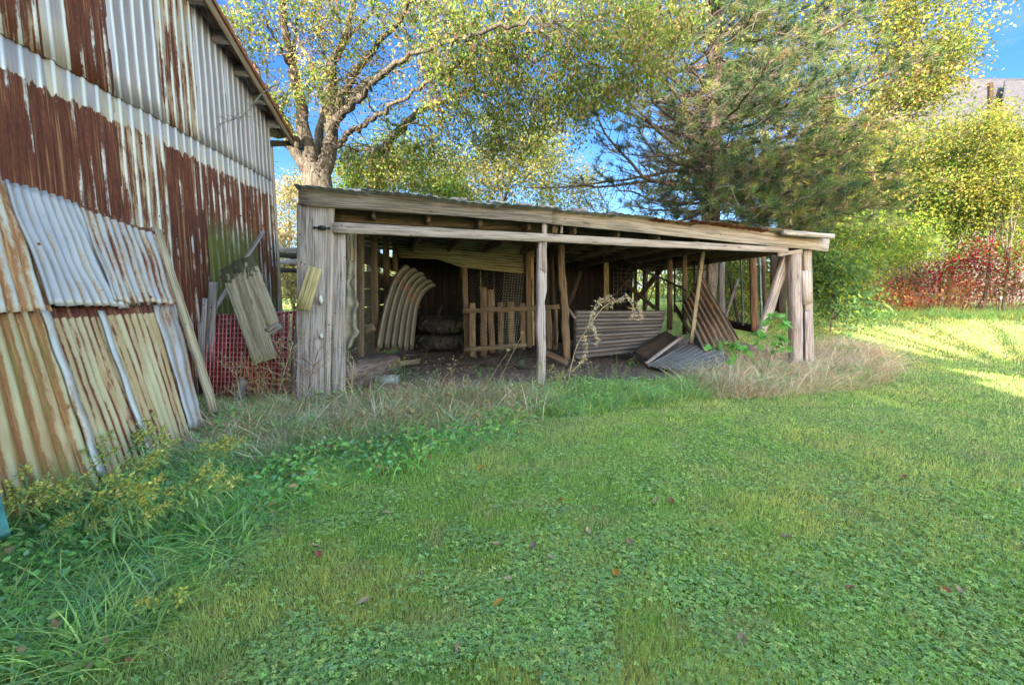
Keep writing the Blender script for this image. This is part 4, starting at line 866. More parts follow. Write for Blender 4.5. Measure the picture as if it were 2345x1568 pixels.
S = unit(np.cross(D, rdir(k * nn))); tip = base + D * ln[:, None]; V = np.stack([base - S * .0050, base + S * .0050, tip + S * .0025, tip - S * .0025], 1).reshape(-1, 3)
c = np.repeat(pal(k, [(.09, .145, .06, 3), (.15, .195, .08, 3), (.25, .26, .10, 1.5), (.04, .08, .05, 2.5)], .15), nn, 0) * (1 + rng.normal(size=(k * nn, 1)) * .2); dead = np.repeat(rng.random(k) < .02, nn); c[dead] = (.30, .19, .09)
wobj('needles', V, np.arange(len(V)).reshape(-1, 4), M['leaf'], pine, cols=np.repeat(np.clip(c, .01, .8), 4, 0))
cn = MB()
for i in rng.choice(k, 110, False): cn.tube([TB[i], TB[i] + TD[i] * .05, TB[i] + TD[i] * .09], [.016, .02, .006], 5)
cn.obj('buds', simple('pine_bud', (.22, .10, .06), .8), pine, kind='stuff')

rng = np.random.default_rng(13)
# --- trees and shrubs further back, each its own thing
YG = [(.20, .235, .05, 3), (.29, .28, .07, 2), (.115, .16, .04, 2.5), (.34, .28, .11, 1), (.22, .15, .07, .8)]
LIME = [(.15, .25, .04, 3), (.23, .31, .05, 2), (.09, .175, .045, 2.5), (.34, .32, .07, .8), (.05, .11, .04, 1)]
PALE = [(.42, .36, .20, 2), (.50, .36, .25, 1.5), (.25, .30, .10, 2), (.35, .24, .14, 1)]
def bgtree(label, u, D, top, blobs, pal_, lsize=.13, per=24, aspect=.5, cat='tree', name='broadleaf_tree', tr=.12, nb=None, group=None, droop=.5, twr=.008, spread=None, brown=None):
    g = atD(u, 600, D); gx_, gy_ = g.x, D; z0 = float(gz(gx_, gy_)); t = thing(name, label, cat, (gx_, gy_, z0), group); sk = Skel(); zt = atD(u, top, D).z
    B = [bl(*b) for b in blobs]; cz = [b[0][2] for b in B]
    hub = Vector((gx_, gy_, z0 + max(.2, (min(cz) - z0) * .45)))
    sk.limb([(gx_, gy_, z0 - .1), hub], tr, tr * .8, 7)
    for b in B:
        c = Vector(b[0]); m_ = (hub + c) / 2 + Vector((rng.normal() * .2, rng.normal() * .2, .15 * (c - hub).length)); sk.limb([hub, m_, c], tr * .6, tr * .15, 6, wob=.03)
    foliage(t, sk, blobpts(B, .55), per, lsize, pal_, aspect=aspect, droop=droop, twr=twr, spread=spread or lsize * 2.0, brown=brown); return t
bgtree('yellow-green tree seen over the shed roof left of the blue sky gap', 1130, 19, 300, [(1130, 360, 19, 130, 75, 2, 190), (1020, 400, 19, 100, 60, 2, 120), (1230, 330, 19, 90, 60, 2, 100), (1120, 450, 19, 160, 50, 2, 120)], YG)
bgtree('pale yellow-green tree with drooping leaves directly left of the sky gap', 1265, 17.5, 330, [(1255, 390, 17.5, 60, 80, 1.3, 90), (1330, 440, 17.5, 70, 50, 1.3, 80), (1230, 460, 17.5, 90, 30, 1.3, 50)], YG, lsize=.10)
bgtree('green tree filling the gap between maple trunk and roof', 930, 16, 300, [(900, 380, 16, 90, 50, 1.5, 110), (830, 430, 16, 70, 40, 1.2, 70), (980, 440, 16, 110, 40, 1.5, 90)], LIME[:3] + YG[:2], lsize=.12)
bgtree('tall golden-green tree standing behind the pine', 1800, 21, 0, [(1700, 60, 21, 150, 110, 2.5, 170), (1900, 20, 21, 170, 110, 2.5, 200), (1800, 200, 21, 180, 100, 2.5, 200), (1640, 260, 21, 110, 110, 2, 130), (1700, 400, 21, 150, 80, 2, 150), (1560, 400, 21, 80, 70, 2, 70), (1880, 340, 21, 130, 90, 2, 120)], YG, lsize=.15)
bgtree('golden-green tree whose right edge stands against the open blue sky', 2080, 20, 0, [(2110, 40, 20, 120, 80, 2, 210), (2060, 130, 20, 110, 90, 2, 190), (2150, 140, 20, 75, 70, 1.6, 110), (2020, 250, 20, 90, 80, 2, 130), (2080, 230, 20, 70, 50, 1.5, 60)], YG, lsize=.14, tr=.09)
bgtree('leafy tree overlapping the left slope of the grey roof', 2000, 18, 300, [(1990, 360, 18, 90, 70, 1.5, 110), (2080, 330, 18, 80, 60, 1.5, 70), (2000, 450, 18, 110, 50, 1.5, 130), (2130, 430, 18, 80, 35, 1.5, 70)], YG + LIME[:1], lsize=.11)
bgtree('yellowish young tree in front of the grey roof at the right photo edge', 2310, 16.5, 240, [(2320, 310, 16.5, 70, 55, 1.2, 100), (2290, 390, 16.5, 90, 60, 1.3, 130), (2350, 450, 16.5, 80, 70, 1.3, 120), (2240, 300, 16.5, 45, 35, 1, 40)], [(.23, .25, .05, 3), (.16, .20, .04, 2), (.33, .28, .06, 1.2), (.09, .14, .04, 1.5)], lsize=.11, aspect=.4, tr=.05)
bgtree('leafy green tree screening the eave of the grey barn', 2180, 19, 300, [(2150, 330, 19, 110, 60, 1.4, 150), (2230, 400, 19, 100, 60, 1.4, 150), (2110, 420, 19, 100, 50, 1.4, 120), (2300, 470, 18, 100, 50, 1.2, 120), (2190, 470, 18, 100, 50, 1.2, 120)], YG[:3] + LIME[:3], lsize=.13)
bgtree('slim tree with a bare leader in front of the roof valley', 2266, 17, 205, [(2262, 300, 17, 35, 40, .6, 34), (2262, 370, 17, 40, 30, .6, 30), (2270, 440, 17, 60, 40, .8, 50)], YG, lsize=.10, tr=.06)
bgtree('pale pinkish shrub in the gap between barn and shed', 668, 14, 370, [(668, 420, 14, 40, 60, .8, 70), (660, 520, 14, 40, 60, .8, 70), (690, 470, 14, 30, 60, .8, 40), (650, 610, 14, 50, 50, .6, 60), (690, 640, 13.5, 50, 50, .6, 60)], PALE, lsize=.09, tr=.06)
for lab, u, D, vt, col, hw in (('bright lime sumac bush directly right of the shed roof end', 1950, 15.5, 560, LIME, 75), ('lime green sumac bush with arching leaves left of the crimson vine', 2040, 17.5, 545, LIME, 80), ('low blue-green bush just right of the shed corner post', 1915, 13, 640, [(.10, .20, .09, 3), (.16, .28, .10, 2), (.28, .38, .06, 1)], 45), ('yellow-green bush above the crimson vine', 2160, 18.5, 530, LIME + YG[:2], 90), ('green bush at the right photo edge behind the red leaves', 2330, 18.5, 520, LIME[:3] + YG[:1], 80), ('dense green bush between lime sumac and grey barn wall', 2100, 20, 470, YG + LIME, 110), ('shaded green bush seen through the wire of the right shed wall', 1690, 13.6, 640, LIME + YG, 60), ('yellowish bush seen through the wire right beside the square window', 1610, 16, 640, YG, 50), ('leafy bush behind the right shed corner', 1830, 14.5, 590, LIME + YG, 60)):
    bgtree(lab, u, D, vt, [(u - hw * .4, vt, D, hw * .7, 50, 1, 75), (u + hw * .45, vt - 5, D, hw * .7, 48, 1, 75), (u, vt + 55, D, hw, 36, 1, 75), (u - hw * .3, vt - 45, D, hw * .55, 30, .8, 40)], col, lsize=.12, aspect=.34, cat='bush', name='sumac_bush', tr=.035, twr=.006, droop=.7, per=24)
RED = [(.23, .012, .04, 3.5), (.30, .03, .02, 2), (.09, .015, .06, 2), (.24, .09, .035, 1.2), (.15, .10, .055, 2.5), (.11, .18, .045, 2.5)]
ORG = [(.40, .19, .10, 3), (.50, .30, .15, 2), (.34, .04, .05, 2), (.25, .25, .06, 1)]
for lab, u, D, blobs, pl_ in (('crimson creeper bush lit red at the middle of the hedge foot', 2140, 17, [(2110, 645, 17, 55, 24, .6, 44), (2165, 612, 17, 45, 26, .6, 44), (2060, 660, 17, 45, 18, .6, 24)], RED), ('crimson and orange bush at the right photo edge', 2300, 16.5, [(2290, 590, 16.5, 60, 36, .7, 60), (2330, 650, 16.5, 50, 30, .6, 44), (2245, 560, 16.5, 30, 20, .6, 16)], RED), ('rusty orange undergrowth between the two crimson bushes', 2220, 17.5, [(2200, 665, 17.5, 80, 22, .6, 80), (2260, 640, 17.5, 50, 40, .6, 60)], ORG), ('brown leafless thicket under the lime sumacs', 2000, 17, [(1990, 668, 17, 90, 24, .6, 90), (2080, 680, 17, 80, 18, .6, 70), (1930, 650, 16, 60, 30, .6, 50)], ORG)):
    bgtree(lab, u, D, 600, blobs, pl_, lsize=.10, aspect=.5, cat='bush', name='creeper_bush', tr=.03, twr=.006, per=17)
# stems under the hedge
st = []
for i in range(130):
    u = 1880 + 490 * rng.random(); D = 16.5 + 2.5 * rng.random(); g = atD(u, 640, D); z0 = float(gz(g.x, D)); p = np.array([g.x, D, z0]); d = unit(np.array([rng.normal() * .3, rng.normal() * .3, 1])); l = .6 + 1.2 * rng.random()
    st.append([p, p + d * l * .5, p + d * l * .8 + rng.normal(size=3) * .06, p + d * l + rng.normal(size=3) * .1])
st = np.array(st); V, Fq = tubes_np(st, np.linspace(.018, .007, 4)[None] * np.ones((len(st), 1)), 4)
wobj('hedge_stems', V, Fq, simple('stem_brown', (.24, .14, .10), .9), None, label='tangle of thin brown stems at the foot of the hedge on the right', cat='undergrowth', kind='stuff')
# far wood closing the horizon
Q = []; 
for i in range(150):
    a = -62 + 124 * (i + rng.random()) / 150; D = 32 + 14 * rng.random(); x = D * math.tan(R(a)); h = 2.2 + 3.2 * rng.random()
    Q.append(((x, D, .7 + h * .5), (2.6, 2, h * .62), 26))
Q = blobpts(Q, .6); per = 12; N = len(Q) * per; b_ = np.repeat(Q, per, 0) + rng.normal(size=(N, 3)) * .35; D_ = rdir(N); ln = .30 * (.7 + .6 * rng.random(N)); V, Fq = leaves(b_, D_, ln, ln * .6)
wobj('far_wood', V, Fq, M['leaf'], None, cols=np.repeat(np.clip(np.repeat(pal(len(Q), YG + [(.12, .18, .05, 4)], .2), per, 0), .01, .8), 4, 0), label='far-off autumn wood closing the view low behind the shed', cat='wood', kind='stuff')
# stacked old boards and a grey post in the gap behind the shed's left post
for k, (v, c_) in enumerate(((570, 'topmost'), (584, 'second'), (600, 'third'), (618, 'fourth'))):
    board('stacked_board', atD(640, v, 12.2), atD(705, v + 4, 12), .13, .30, M['wood_dark'] if k % 2 else M['wood'], n=(0, -1, 0), warp=.02, notch=.05, label='rough old board lying in the gap between barn and shed, %s of the stack' % c_, cat='board', group='boards stacked in the gap between barn and shed')

# ---------------------------------------------------------------- the big grey-roofed barn behind the hedge
hb = thing('grey_barn', 'big old barn with grey shingle roofs half hidden behind the right-hand trees', 'barn', atD(2200, 600, 26))
def roofmat():
    b = NB('grey_shingles'); tc = b.n('ShaderNodeTexCoord'); v = tc.outputs['UV']; n = b.noise(b.map(v, (.7, 14, 1)), 1, 4); n2 = b.noise(b.map(v, (5, 5, 1)), 1, 5, .7)
    c = b.mix(b.step(n, .35, .65), (.035, .035, .045), (.07, .068, .082)); c = b.mix(b.math('MULTIPLY', b.step(n2, .5, .7), .6), c, (.11, .10, .105)); return b.bsdf(c, .85, 0, n, .4, .03)
rmt = roofmat(); sid = wood('grey_clapboard', light=(.16, .15, .16), dark=(.06, .055, .06), warm=(.12, .10, .09), wamt=.2)
def slab(name, c4, mat, th=.08, amp=.0):
    return sheet(name, c4, 6, .012, mat, hb, n=(0, -1, 1), nv=24, wob=.02, thick=th, seed=99)
e0, e1 = atD(1980, 362, 25), atD(2700, 364, 25); r0, r1 = atD(2060, 182, 29), atD(2265, 181, 29)
e1.z = e0.z; r0.z = r1.z = r1.z
ex = Vector((44, 25, e0.z)); rx = Vector((44, 29, r1.z))
slab('roof', [r0, rx, ex, e0], rmt)
slab('roof', [rx + Vector((0, .2, 0)), r0 + Vector((0, .2, 0)), e0 + Vector((0, 9, 0)), ex + Vector((0, 9, 0))], rmt)
q0, q1 = atD(2240, 268, 24.3), atD(2340, 172, 27.5); q2 = atD(2440, 268, 24.3)
slab('roof_wing', [atD(2300, 186, 28), Vector((34, 28, q1.z + .2)), Vector((34, 23.6, e0.z + .6)), atD(2290, 300, 23.6)], rmt)
o = MB(); 
V = [(e0.x + .5, 25.4, 0), (44, 25.4, 0), (44, 33.5, 0), (e0.x + .5, 33.5, 0)]; V = V + [(x, y, e0.z + .1) for x, y, _ in V] + [(e0.x + .5, 29.2, r1.z - .2), (44, 29.2, r1.z - .2)]
for k in range(34):
    z_ = .2 + k * (e0.z / 34); board('clapboard', (e0.x + .4, 25.3, z_), (44, 25.3, z_), e0.z / 34 * .96, .06, sid, hb, n=(0, -1, .12), nseg=6) if k < 34 else 0
wobj('barn_core', V, [[(3, 2, 6, 7), (1, 2, 6, 5), (0, 3, 7, 4)], [(4, 7, 8), (5, 6, 9)]], M['wood_dark'], hb)
board('fascia', e0 + Vector((0, -.06, -.1)), ex + Vector((0, -.06, -.1)), .22, .06, M['wood'], hb)
board('corner_post', atD(2268, 190, 23.4), atD(2268, 262, 23.4), .16, .16, M['wood_dark'], hb)

rng = np.random.default_rng(14)
st_ = thing('shade_tree', 'unseen leafy tree added behind the house to shade the far lawn', 'tree', (2.0, -12.5, 0)); sk = Skel()  # unseen tree, its crown laid out to shade the far lawn
sk.limb([(2.0, -12.5, -.1), (2.1, -12.4, 4), (2.3, -12.2, 8.5)], .35, .22, 9)
sb = [((x_, -12 + .3 * i, z_), (2.4, 1.4, .75), 300) for i, (x_, z_) in enumerate(((-6.5, 12.3), (-3.5, 12.4), (-.5, 12.6), (2.5, 12.3), (5.5, 12.5), (8.5, 12.2), (11.5, 12.4), (14.5, 12.4), (-5.5, 11.4), (-2, 11.5), (1.2, 11.3), (4.4, 11.4)))]
for b in sb: sk.limb([(2.3, -12.2, 8.0), ((2.3 + b[0][0]) / 2, -12.1, 10.2), b[0]], .15, .05, 6)
foliage(st_, sk, blobpts(sb, .5), 22, .26, YG, spread=.4, aspect=.6)
# ---------------------------------------------------------------- unseen house behind the camera, added and shaped to shade the yard
fh = thing('shade_house', 'unseen white house added behind the photographer to shade the yard', 'house', (-4, -9, 0))
fx0, fx1, fy0, fy1, fz = -17.0, 1.9, -9.2, -4.6, 6.9
o = MB(); o.box(((fx0 + fx1) / 2, (fy0 + fy1) / 2, fz / 2), ((fx1 - fx0) / 2, 0, 0), (0, (fy1 - fy0) / 2, 0), (0, 0, fz / 2)); o.obj('wall', simple('white_siding', (.66, .64, .60), .7), fh)
rz = fz + 2.6; my = (fy0 + fy1) / 2
V = [(fx0 - .3, fy1 + .4, fz - .1), (fx1 + .3, fy1 + .4, fz - .1), (fx1 + .3, my, rz), (fx0 - .3, my, rz), (fx0 - .3, fy0 - .4, fz - .1), (fx1 + .3, fy0 - .4, fz - .1)]
wobj('roof', V, [[(0, 1, 2, 3), (3, 2, 5, 4)], [(0, 3, 4), (1, 5, 2)]], rmt, fh, uv=[(0, 0), (20, 0), (20, 6), (0, 6), (0, 12), (20, 12)])
for x in (-14, -10.5, -7, -3.5, 0):
    for z_ in (1.8, 4.9):
        o = MB(); y_ = fy1 + .04
        for s in (-1, 1): o.box((x + s * .5, y_, z_), (.06, 0, 0), (0, .05, 0), (0, 0, .8)); o.box((x, y_, z_ + s * .76), (.44, 0, 0), (0, .04, 0), (0, 0, .05))
        wf = o.obj('window', M['wood_pale'], fh); o = MB(); o.box((x, fy1 + .015, z_), (.44, 0, 0), (0, .012, 0), (0, 0, .72)); o.obj('pane', simple('dark_pane', (.05, .06, .07), .08), wf)

# ---------------------------------------------------------------- lawn and ground cover (nobody could count it)
rng = np.random.default_rng(21)
def gpt(u, v): p = onground(u, v); return (p.x, p.y)
WEED = [gpt(u, v) for u, v in ((190, 1568), (300, 1480), (400, 1400), (500, 1300), (620, 1205), (790, 1120), (960, 1082), (1120, 1020), (1230, 965), (1400, 935), (1560, 915), (1700, 905), (1900, 890), (2010, 870), (2045, 830), (1990, 800), (1930, 770), (1860, 815), (1800, 840), (1500, 880), (1235, 893), (790, 925), (690, 930), (490, 950), (360, 1080), (0, 1150), (-400, 1300), (-400, 1568))]
SHEDP = [(-2.5, 5.9), (-.5, 6.2), (1.6, 6.75), (4.8, 7.7), (4.6, 12.6), (-2.8, 10.6)]
def polar(n, d0, d1, amax=60):
    d = np.exp(rng.uniform(math.log(d0), math.log(d1), n)); a = R(amax) * rng.uniform(-1, 1, n); return d * np.sin(a), d * np.cos(a), d
BLOCK = [(-30, -4)] + [(bwall(-2, 0, 1.0).x, -2), (bwall(5.5, 0, 1.0).x, 5.5), (bwall(5.6, 0, .0).x, 5.6), (bwall(9.2, 0, 0).x, 9.2), (-30, 9.2)]
x, y, d = polar(620000, 1.25, 26); wd = inpoly(x, y, WEED)
k = ~inpoly(x, y, SHEDP) & ~inpoly(x, y, BLOCK) & ~(wd & (rng.random(len(x)) < .6)); x, y, d, wd = x[k], y[k], d[k], wd[k]
z = gz(x, y); N = len(x); pn = vnoise(x, y, .9, 1) * .6 + vnoise(x, y, .28, 2) * .4; pt = vnoise(x, y, .5, 3) * .5 + vnoise(x, y, .15, 8) * .5
ln = (.022 + .028 * rng.random(N)) * (.35 + 1.4 * pt) * (1 + d * .03) * np.where(wd, 1.5, 1); D = np.stack([rng.normal(size=N) * .38 + .08, rng.normal(size=N) * .38, np.ones(N)], 1); D = unit(D)
S = unit(np.stack([rng.normal(size=N), rng.normal(size=N), np.zeros(N)], 1)); w_ = (.0030 + .0007 * d) * (.7 + .6 * rng.random(N)); B = np.stack([x, y, z - .004], 1)
V = np.stack([B - S * w_[:, None] / 2, B + S * w_[:, None] / 2, B + D * ln[:, None] + rng.normal(size=(N, 3)) * .004], 1).reshape(-1, 3)
c1, c2, c3 = np.array([.38, .54, .13]), np.array([.60, .60, .19]), np.array([.33, .48, .18]); t = np.clip((pn - .35) / .3, 0, 1)[:, None]
c = c1 * (1 - t) + c2 * t; t2 = np.clip((vnoise(x, y, 1.3, 6) - .45) / .2, 0, 1)[:, None] * .6; c = c * (1 - t2) + c3 * t2; c *= 1 + rng.normal(size=(N, 1)) * .22; t3 = np.clip((vnoise(x, y, .35, 31) * .6 + vnoise(x, y, .1, 32) * .4 - .60) / .1, 0, 1)[:, None]; c = c * (1 - t3 * .6) + np.array([.58, .50, .26]) * t3 * .6
dr = rng.random(N) < .05 + .12 * (pt > .62); c[dr] = np.array([.56, .48, .26]) * (1 + rng.normal(size=(dr.sum(), 1)) * .2)
wobj('lawn_grass', V, np.arange(3 * N).reshape(N, 3), M['grass'], None, origin=(0, 0, 0), cols=np.repeat(np.clip(c, .01, .8), 3, 0), label='short mown lawn grass covering the yard', cat='grass', kind='stuff')
# clover
x, y, d = polar(200000, 1.25, 13); wd = inpoly(x, y, WEED); cn_ = vnoise(x, y, .7, 11) * .55 + vnoise(x, y, .2, 12) * .45 + .13 * np.clip((x + .2) / 2, 0, 1) + .14 * wd - .055
k = ~inpoly(x, y, SHEDP) & ~inpoly(x, y, BLOCK) & (rng.random(len(x)) < np.clip((cn_ - .44) / .2, .08, .85)); x, y, d = x[k], y[k], d[k]; N = len(x)
P = np.stack([x, y, gz(x, y) + .012 + .022 * rng.random(N)], 1); r = (.006 + .0065 * rng.random(N)) * (1 + .06 * d); tilt = rng.normal(size=(N, 3)) * .22; tilt[:, 2] = 0; up = unit(np.array([0, 0, 1.]) + tilt); ph = rng.random(N) * 2.1; Vs = []
e1 = unit(np.cross(up, rdir(N))); e2 = np.cross(up, e1)
for j in range(3):
    a = ph + j * 2.094; dd = e1 * np.cos(a)[:, None] + e2 * np.sin(a)[:, None]; ss = np.cross(up, dd); rr = r[:, None]
    Vs.append(np.stack([P, P + dd * rr * .62 + ss * rr * .48 + up * rr * .18, P + dd * rr * 1.12, P + dd * rr * .62 - ss * rr * .48 + up * rr * .18], 1))
V = np.stack(Vs, 1).reshape(-1, 3); c = pal(N, [(.37, .53, .18, 3), (.46, .59, .20, 2), (.31, .46, .22, 2), (.55, .60, .21, 1)], .2)
wobj('clover', V, np.arange(12 * N).reshape(-1, 4), M['leaf'], None, origin=(0, 0, 0), cols=np.repeat(np.clip(c, .01, .8), 12, 0), label='patches of white clover leaves creeping through the lawn', cat='clover', kind='stuff')
def scatter(n, poly, cond=None):
    P = np.array(poly); lo, hi = P.min(0), P.max(0); x = rng.uniform(lo[0], hi[0], n * 4); y = rng.uniform(lo[1], hi[1], n * 4); k = inpoly(x, y, poly)
    x, y = x[k][:n], y[k][:n]; return x, y
def tufts(name, label, cat, poly, nt_, per, h, wdt, palette, bend=.5, spread=.05, droopy=.0, ext=None, lean=(0, 0), mat='grass', rad=.55, nseg=4):
    x, y = scatter(nt_, poly); n = len(x); hh = h * (.55 + .7 * rng.random(n)); X_ = np.repeat(x, per) + rng.normal(size=n * per) * spread; Y_ = np.repeat(y, per) + rng.normal(size=n * per) * spread; N = n * per
    if ext is not None: hh = hh * ext(x, y)
    D = np.stack([rng.normal(size=N) * rad * .6 + lean[0], rng.normal(size=N) * rad * .6 + lean[1], np.ones(N)], 1); D = unit(D); L_ = np.repeat(hh, per) * (.5 + .6 * rng.random(N))
    bd_ = D.copy(); bd_[:, 2] = 0; bd_ = bd_ * L_[:, None] * bend * 1.6; bd_[:, 2] = -L_ * bend * (.35 + .5 * rng.random(N)); bd_ += rng.normal(size=(N, 3)) * L_[:, None] * .08
    V, Fq = blades(np.stack([X_, Y_, gz(X_, Y_) - .01], 1), D, L_, wdt * (.7 + .6 * rng.random(N)), bd_, nseg)
    c = np.repeat(pal(n, palette, .15), per, 0) * (1 + rng.normal(size=(N, 1)) * .18)
    return wobj(name, V, Fq, M[mat], None, origin=(0, 0, 0), cols=np.repeat(np.clip(c, .01, .8), (nseg + 1) * 2, 0), label=label, cat=cat, kind='stuff')
BLUEG = [(.20, .40, .18, 2), (.27, .46, .15, 3), (.42, .53, .17, 2), (.24, .36, .22, 1)]
TAN = [(.62, .50, .36, 3), (.54, .40, .28, 2), (.70, .60, .46, 1.5), (.42, .26, .18, 1)]
tufts('weed_grass', 'knee-high blue-green grass in the unmown strip before the shed', 'grass', WEED, 2400, 24, .28, .0065, BLUEG, .55, .07, rad=.7)
zL = [gpt(u, v) for u, v in ((190, 1568), (300, 1480), (400, 1400), (500, 1300), (620, 1205), (500, 1120), (360, 1090), (0, 1150), (-400, 1300), (-400, 1568))]
tufts('long_grass', 'long arching green grass at the lower left corner', 'grass', zL, 330, 20, .34, .009, BLUEG, .8, .06, rad=.8)
zD = [gpt(u, v) for u, v in ((1560, 905), (1700, 912), (1900, 896), (2010, 872), (2040, 836), (1990, 806), (1930, 790), (1760, 815), (1620, 850))]
tufts('dry_grass', 'tan dried grass clumps around the right corner post', 'dry grass', zD, 760, 24, .64, .0085, TAN, .75, .11, rad=.75, mat='dry', lean=(.1, -.1))
zD2 = [gpt(u, v) for u, v in ((1560, 905), (1700, 912), (1900, 896), (2030, 866), (1990, 820), (1700, 870))]
tufts('dry_grass_green', 'green blades growing through the tan grass by the corner post', 'grass', zD2, 120, 22, .36, .007, BLUEG, .6, .06)
zM = [gpt(u, v) for u, v in ((520, 1085), (700, 1060), (900, 1020), (1150, 985), (1290, 930), (1000, 905), (790, 925), (690, 935), (490, 955), (400, 1060))]
tufts('dead_stalks', 'tangle of reddish and straw-coloured dead stalks before the left posts', 'dead stalks', zM, 460, 20, .52, .0075, TAN + [(.34, .14, .10, 2), (.28, .2, .1, 2)], .6, .09, rad=1.0, mat='dry', nseg=3)
tufts('mixed_weed_grass', 'blue-green blades growing between the dead stalks before the left posts', 'grass', zM, 420, 24, .36, .0085, BLUEG, .6, .07, rad=.7)
zM2 = [gpt(u, v) for u, v in ((560, 960), (690, 945), (780, 940), (1250, 905), (1250, 925), (800, 975), (600, 1000))]
tufts('straw_grass', 'pale straw grass along the foot of the shed posts', 'dry grass', zM2, 110, 26, .42, .005, TAN, .5, .07, rad=.8, mat='dry')
zR = [gpt(u, v) for u, v in ((1240, 920), (1400, 905), (1600, 890), (1620, 912), (1400, 938), (1240, 962))]
tufts('green_tufts', 'green grass tufts in front of the right half of the opening', 'grass', zR, 150, 30, .40, .0075, BLUEG + [(.26, .36, .08, 1)], .55, .07, rad=.6)
zH = [(float(atD(u, 640, D).x), D) for u, D in ((1860, 15.6), (2100, 15.8), (2480, 15.2), (2480, 17.0), (2100, 17.4), (1860, 17))]
tufts('hedge_foot_grass', 'long uncut grass along the foot of the hedge', 'grass', zH, 420, 22, .42, .016, BLUEG[:3] + [(.30, .30, .12, 1)], .5, .12, rad=.7)
# broad leaves low in the weeds
x, y = scatter(14000, WEED); per = 4; N = len(x) * per; X_ = np.repeat(x, per) + rng.normal(size=N) * .025; Y_ = np.repeat(y, per) + rng.normal(size=N) * .025
P = np.stack([X_, Y_, gz(X_, Y_) + .02 + .15 * rng.random(N) * np.repeat(vnoise(x, y, .4, 21), per) * 1.6], 1); D = rdir(N, .35); D[:, 2] += .15; D = unit(D); L_ = .03 + .035 * rng.random(N); V, Fq = leaves(P, D, L_, L_ * .55, .12)
wobj('ground_weeds', V, Fq, M['leaf'], None, origin=(0, 0, 0), cols=np.repeat(pal(N, [(.20, .43, .15, 3), (.26, .49, .15, 3), (.40, .52, .17, 1), (.21, .36, .25, 1), (.46, .29, .17, .5)], .2), 4, 0), label='low broad-leaved weeds carpeting the unmown strip', cat='weeds', kind='stuff')
# leaf litter and straw on the dirt floor
x, y = scatter(2600, bnd); N = len(x); P = np.stack([x, y, gz(x, y) + .06 + .015 * rng.random(N)], 1); D = rdir(N, .12); L_ = .04 + .16 * rng.random(N) ** 2; V, Fq = leaves(P, D, L_, .008 + .02 * rng.random(N) * (L_ < .08), .1)
wobj('floor_litter', V, Fq, M['dry'], None, origin=(0, 8, 0), cols=np.repeat(pal(N, [(.34, .27, .2, 3), (.2, .13, .1, 3), (.42, .34, .25, 1)], .25), 4, 0), label='straw and twigs littering the dirt floor of the shed', cat='litter', kind='stuff')

# ---------------------------------------------------------------- single plants
rng = np.random.default_rng(22)
def stemcurve(p0, d, L_, bend, n=8):
    t = np.linspace(0, 1, n)[:, None]; return np.array(p0) + np.array(d) * L_ * t + np.array(bend) * t * t
def plant(name, label, cat, p0, stems, leafspec, palette, flower=None, group=None, stemmat=None, mat='leaf'):
    """stems: list of (dir, length, bend, r); leafspec: (per stem, length, aspect, start fraction, droop)"""
    t = thing(name, label, cat, p0, group); mb = MB(); LP, LD, LLn, FP = [], [], [], []
    for (d, L_, bend, r) in stems:
        C = stemcurve(p0, unit(np.array(d, float)), L_, bend); mb.tube(C, np.linspace(r, r * .4, len(C)), 5); n, ll, asp, st_, dp = leafspec
        for j in range(n):
            f = st_ + (1 - st_) * (j + .5) / n; q = f * (len(C) - 1); i = min(int(q), len(C) - 2); p = C[i] * (1 - q + i) + C[i + 1] * (q - i); a = j * 2.4; ax = unit(C[i + 1] - C[i]); o = np.cross(ax, [math.cos(a), math.sin(a), .2])
            LP.append(p); LD.append(unit(unit(o) + ax * .45 - np.array([0, 0, dp]))); LLn.append(ll * (1.15 - .6 * f) * rng.uniform(.8, 1.15))
        FP.append((C[-1], unit(C[-1] - C[-2]), C))
    mb.obj('stem', stemmat or M['gstem'], t, smooth=True)
    if LP:
        LP, LD, LLn = np.array(LP), np.array(LD), np.array(LLn); N = len(LP); bd_ = np.zeros((N, 3)); bd_[:, 2] = -LLn * .35
        V, Fq = blades(LP, LD, LLn, LLn * leafspec[2], bd_, 4); V = V.reshape(N, 5, 2, 3)      # make the ribbons leaf-shaped
        c_ = V.mean(2, keepdims=True); prof = np.array([.25, .95, 1.2, 1.6, .5])[None, :, None, None]; V = c_ + (V - c_) * prof
        wobj('leaf_spray', V.reshape(-1, 3), Fq, M[mat], t, cols=np.repeat(pal(N, palette, .15), 10, 0))
    if flower: flower(t, FP)
    return t
M['gstem'] = simple('green_stem', (.16, .26, .07), .7); M['rstem'] = simple('red_brown_stem', (.22, .09, .06), .8); M['tstem'] = simple('straw_stem', (.48, .38, .24), .8); M['flower'] = leafmat('petal', .3, .7)
def dupe(root, loc, rz, sc=1, label=None):
    r = root.copy(); COL.objects.link(r); r.matrix_basis = Matrix.Translation(Vector(loc)) @ Matrix.Rotation(rz, 4, 'Z') @ Matrix.Scale(sc, 4)
    if label: r['label'] = label
    for ch in list(root.children):
        c_ = ch.copy(); COL.objects.link(c_); c_.parent = r; c_.matrix_parent_inverse = ch.matrix_parent_inverse.copy()
    return r
def plume(col, n=60, length=.16, wid=.035, fl=.022):
    def f(t, FP):
        for tip, d, C in FP:
            P, D = [], []
            for j in range(n):
                s = rng.random(); i = len(C) - 1 - min(2, int(s * 3)); p = tip - d * s * length + rng.normal(size=3) * wid * (.3 + s) ; P.append(p); D.append(unit(rng.normal(size=3) + d * .6 + [.5, 0, 0]))
            P, D = np.array(P), np.array(D); V, Fq = leaves(P, D, fl, fl * .55, .2); wobj('flower_plume', V, Fq, M['flower'], t, cols=np.repeat(pal(n, col, .2), 4, 0))
    return f
GR = 'goldenrods bending in the wind at the lower left'
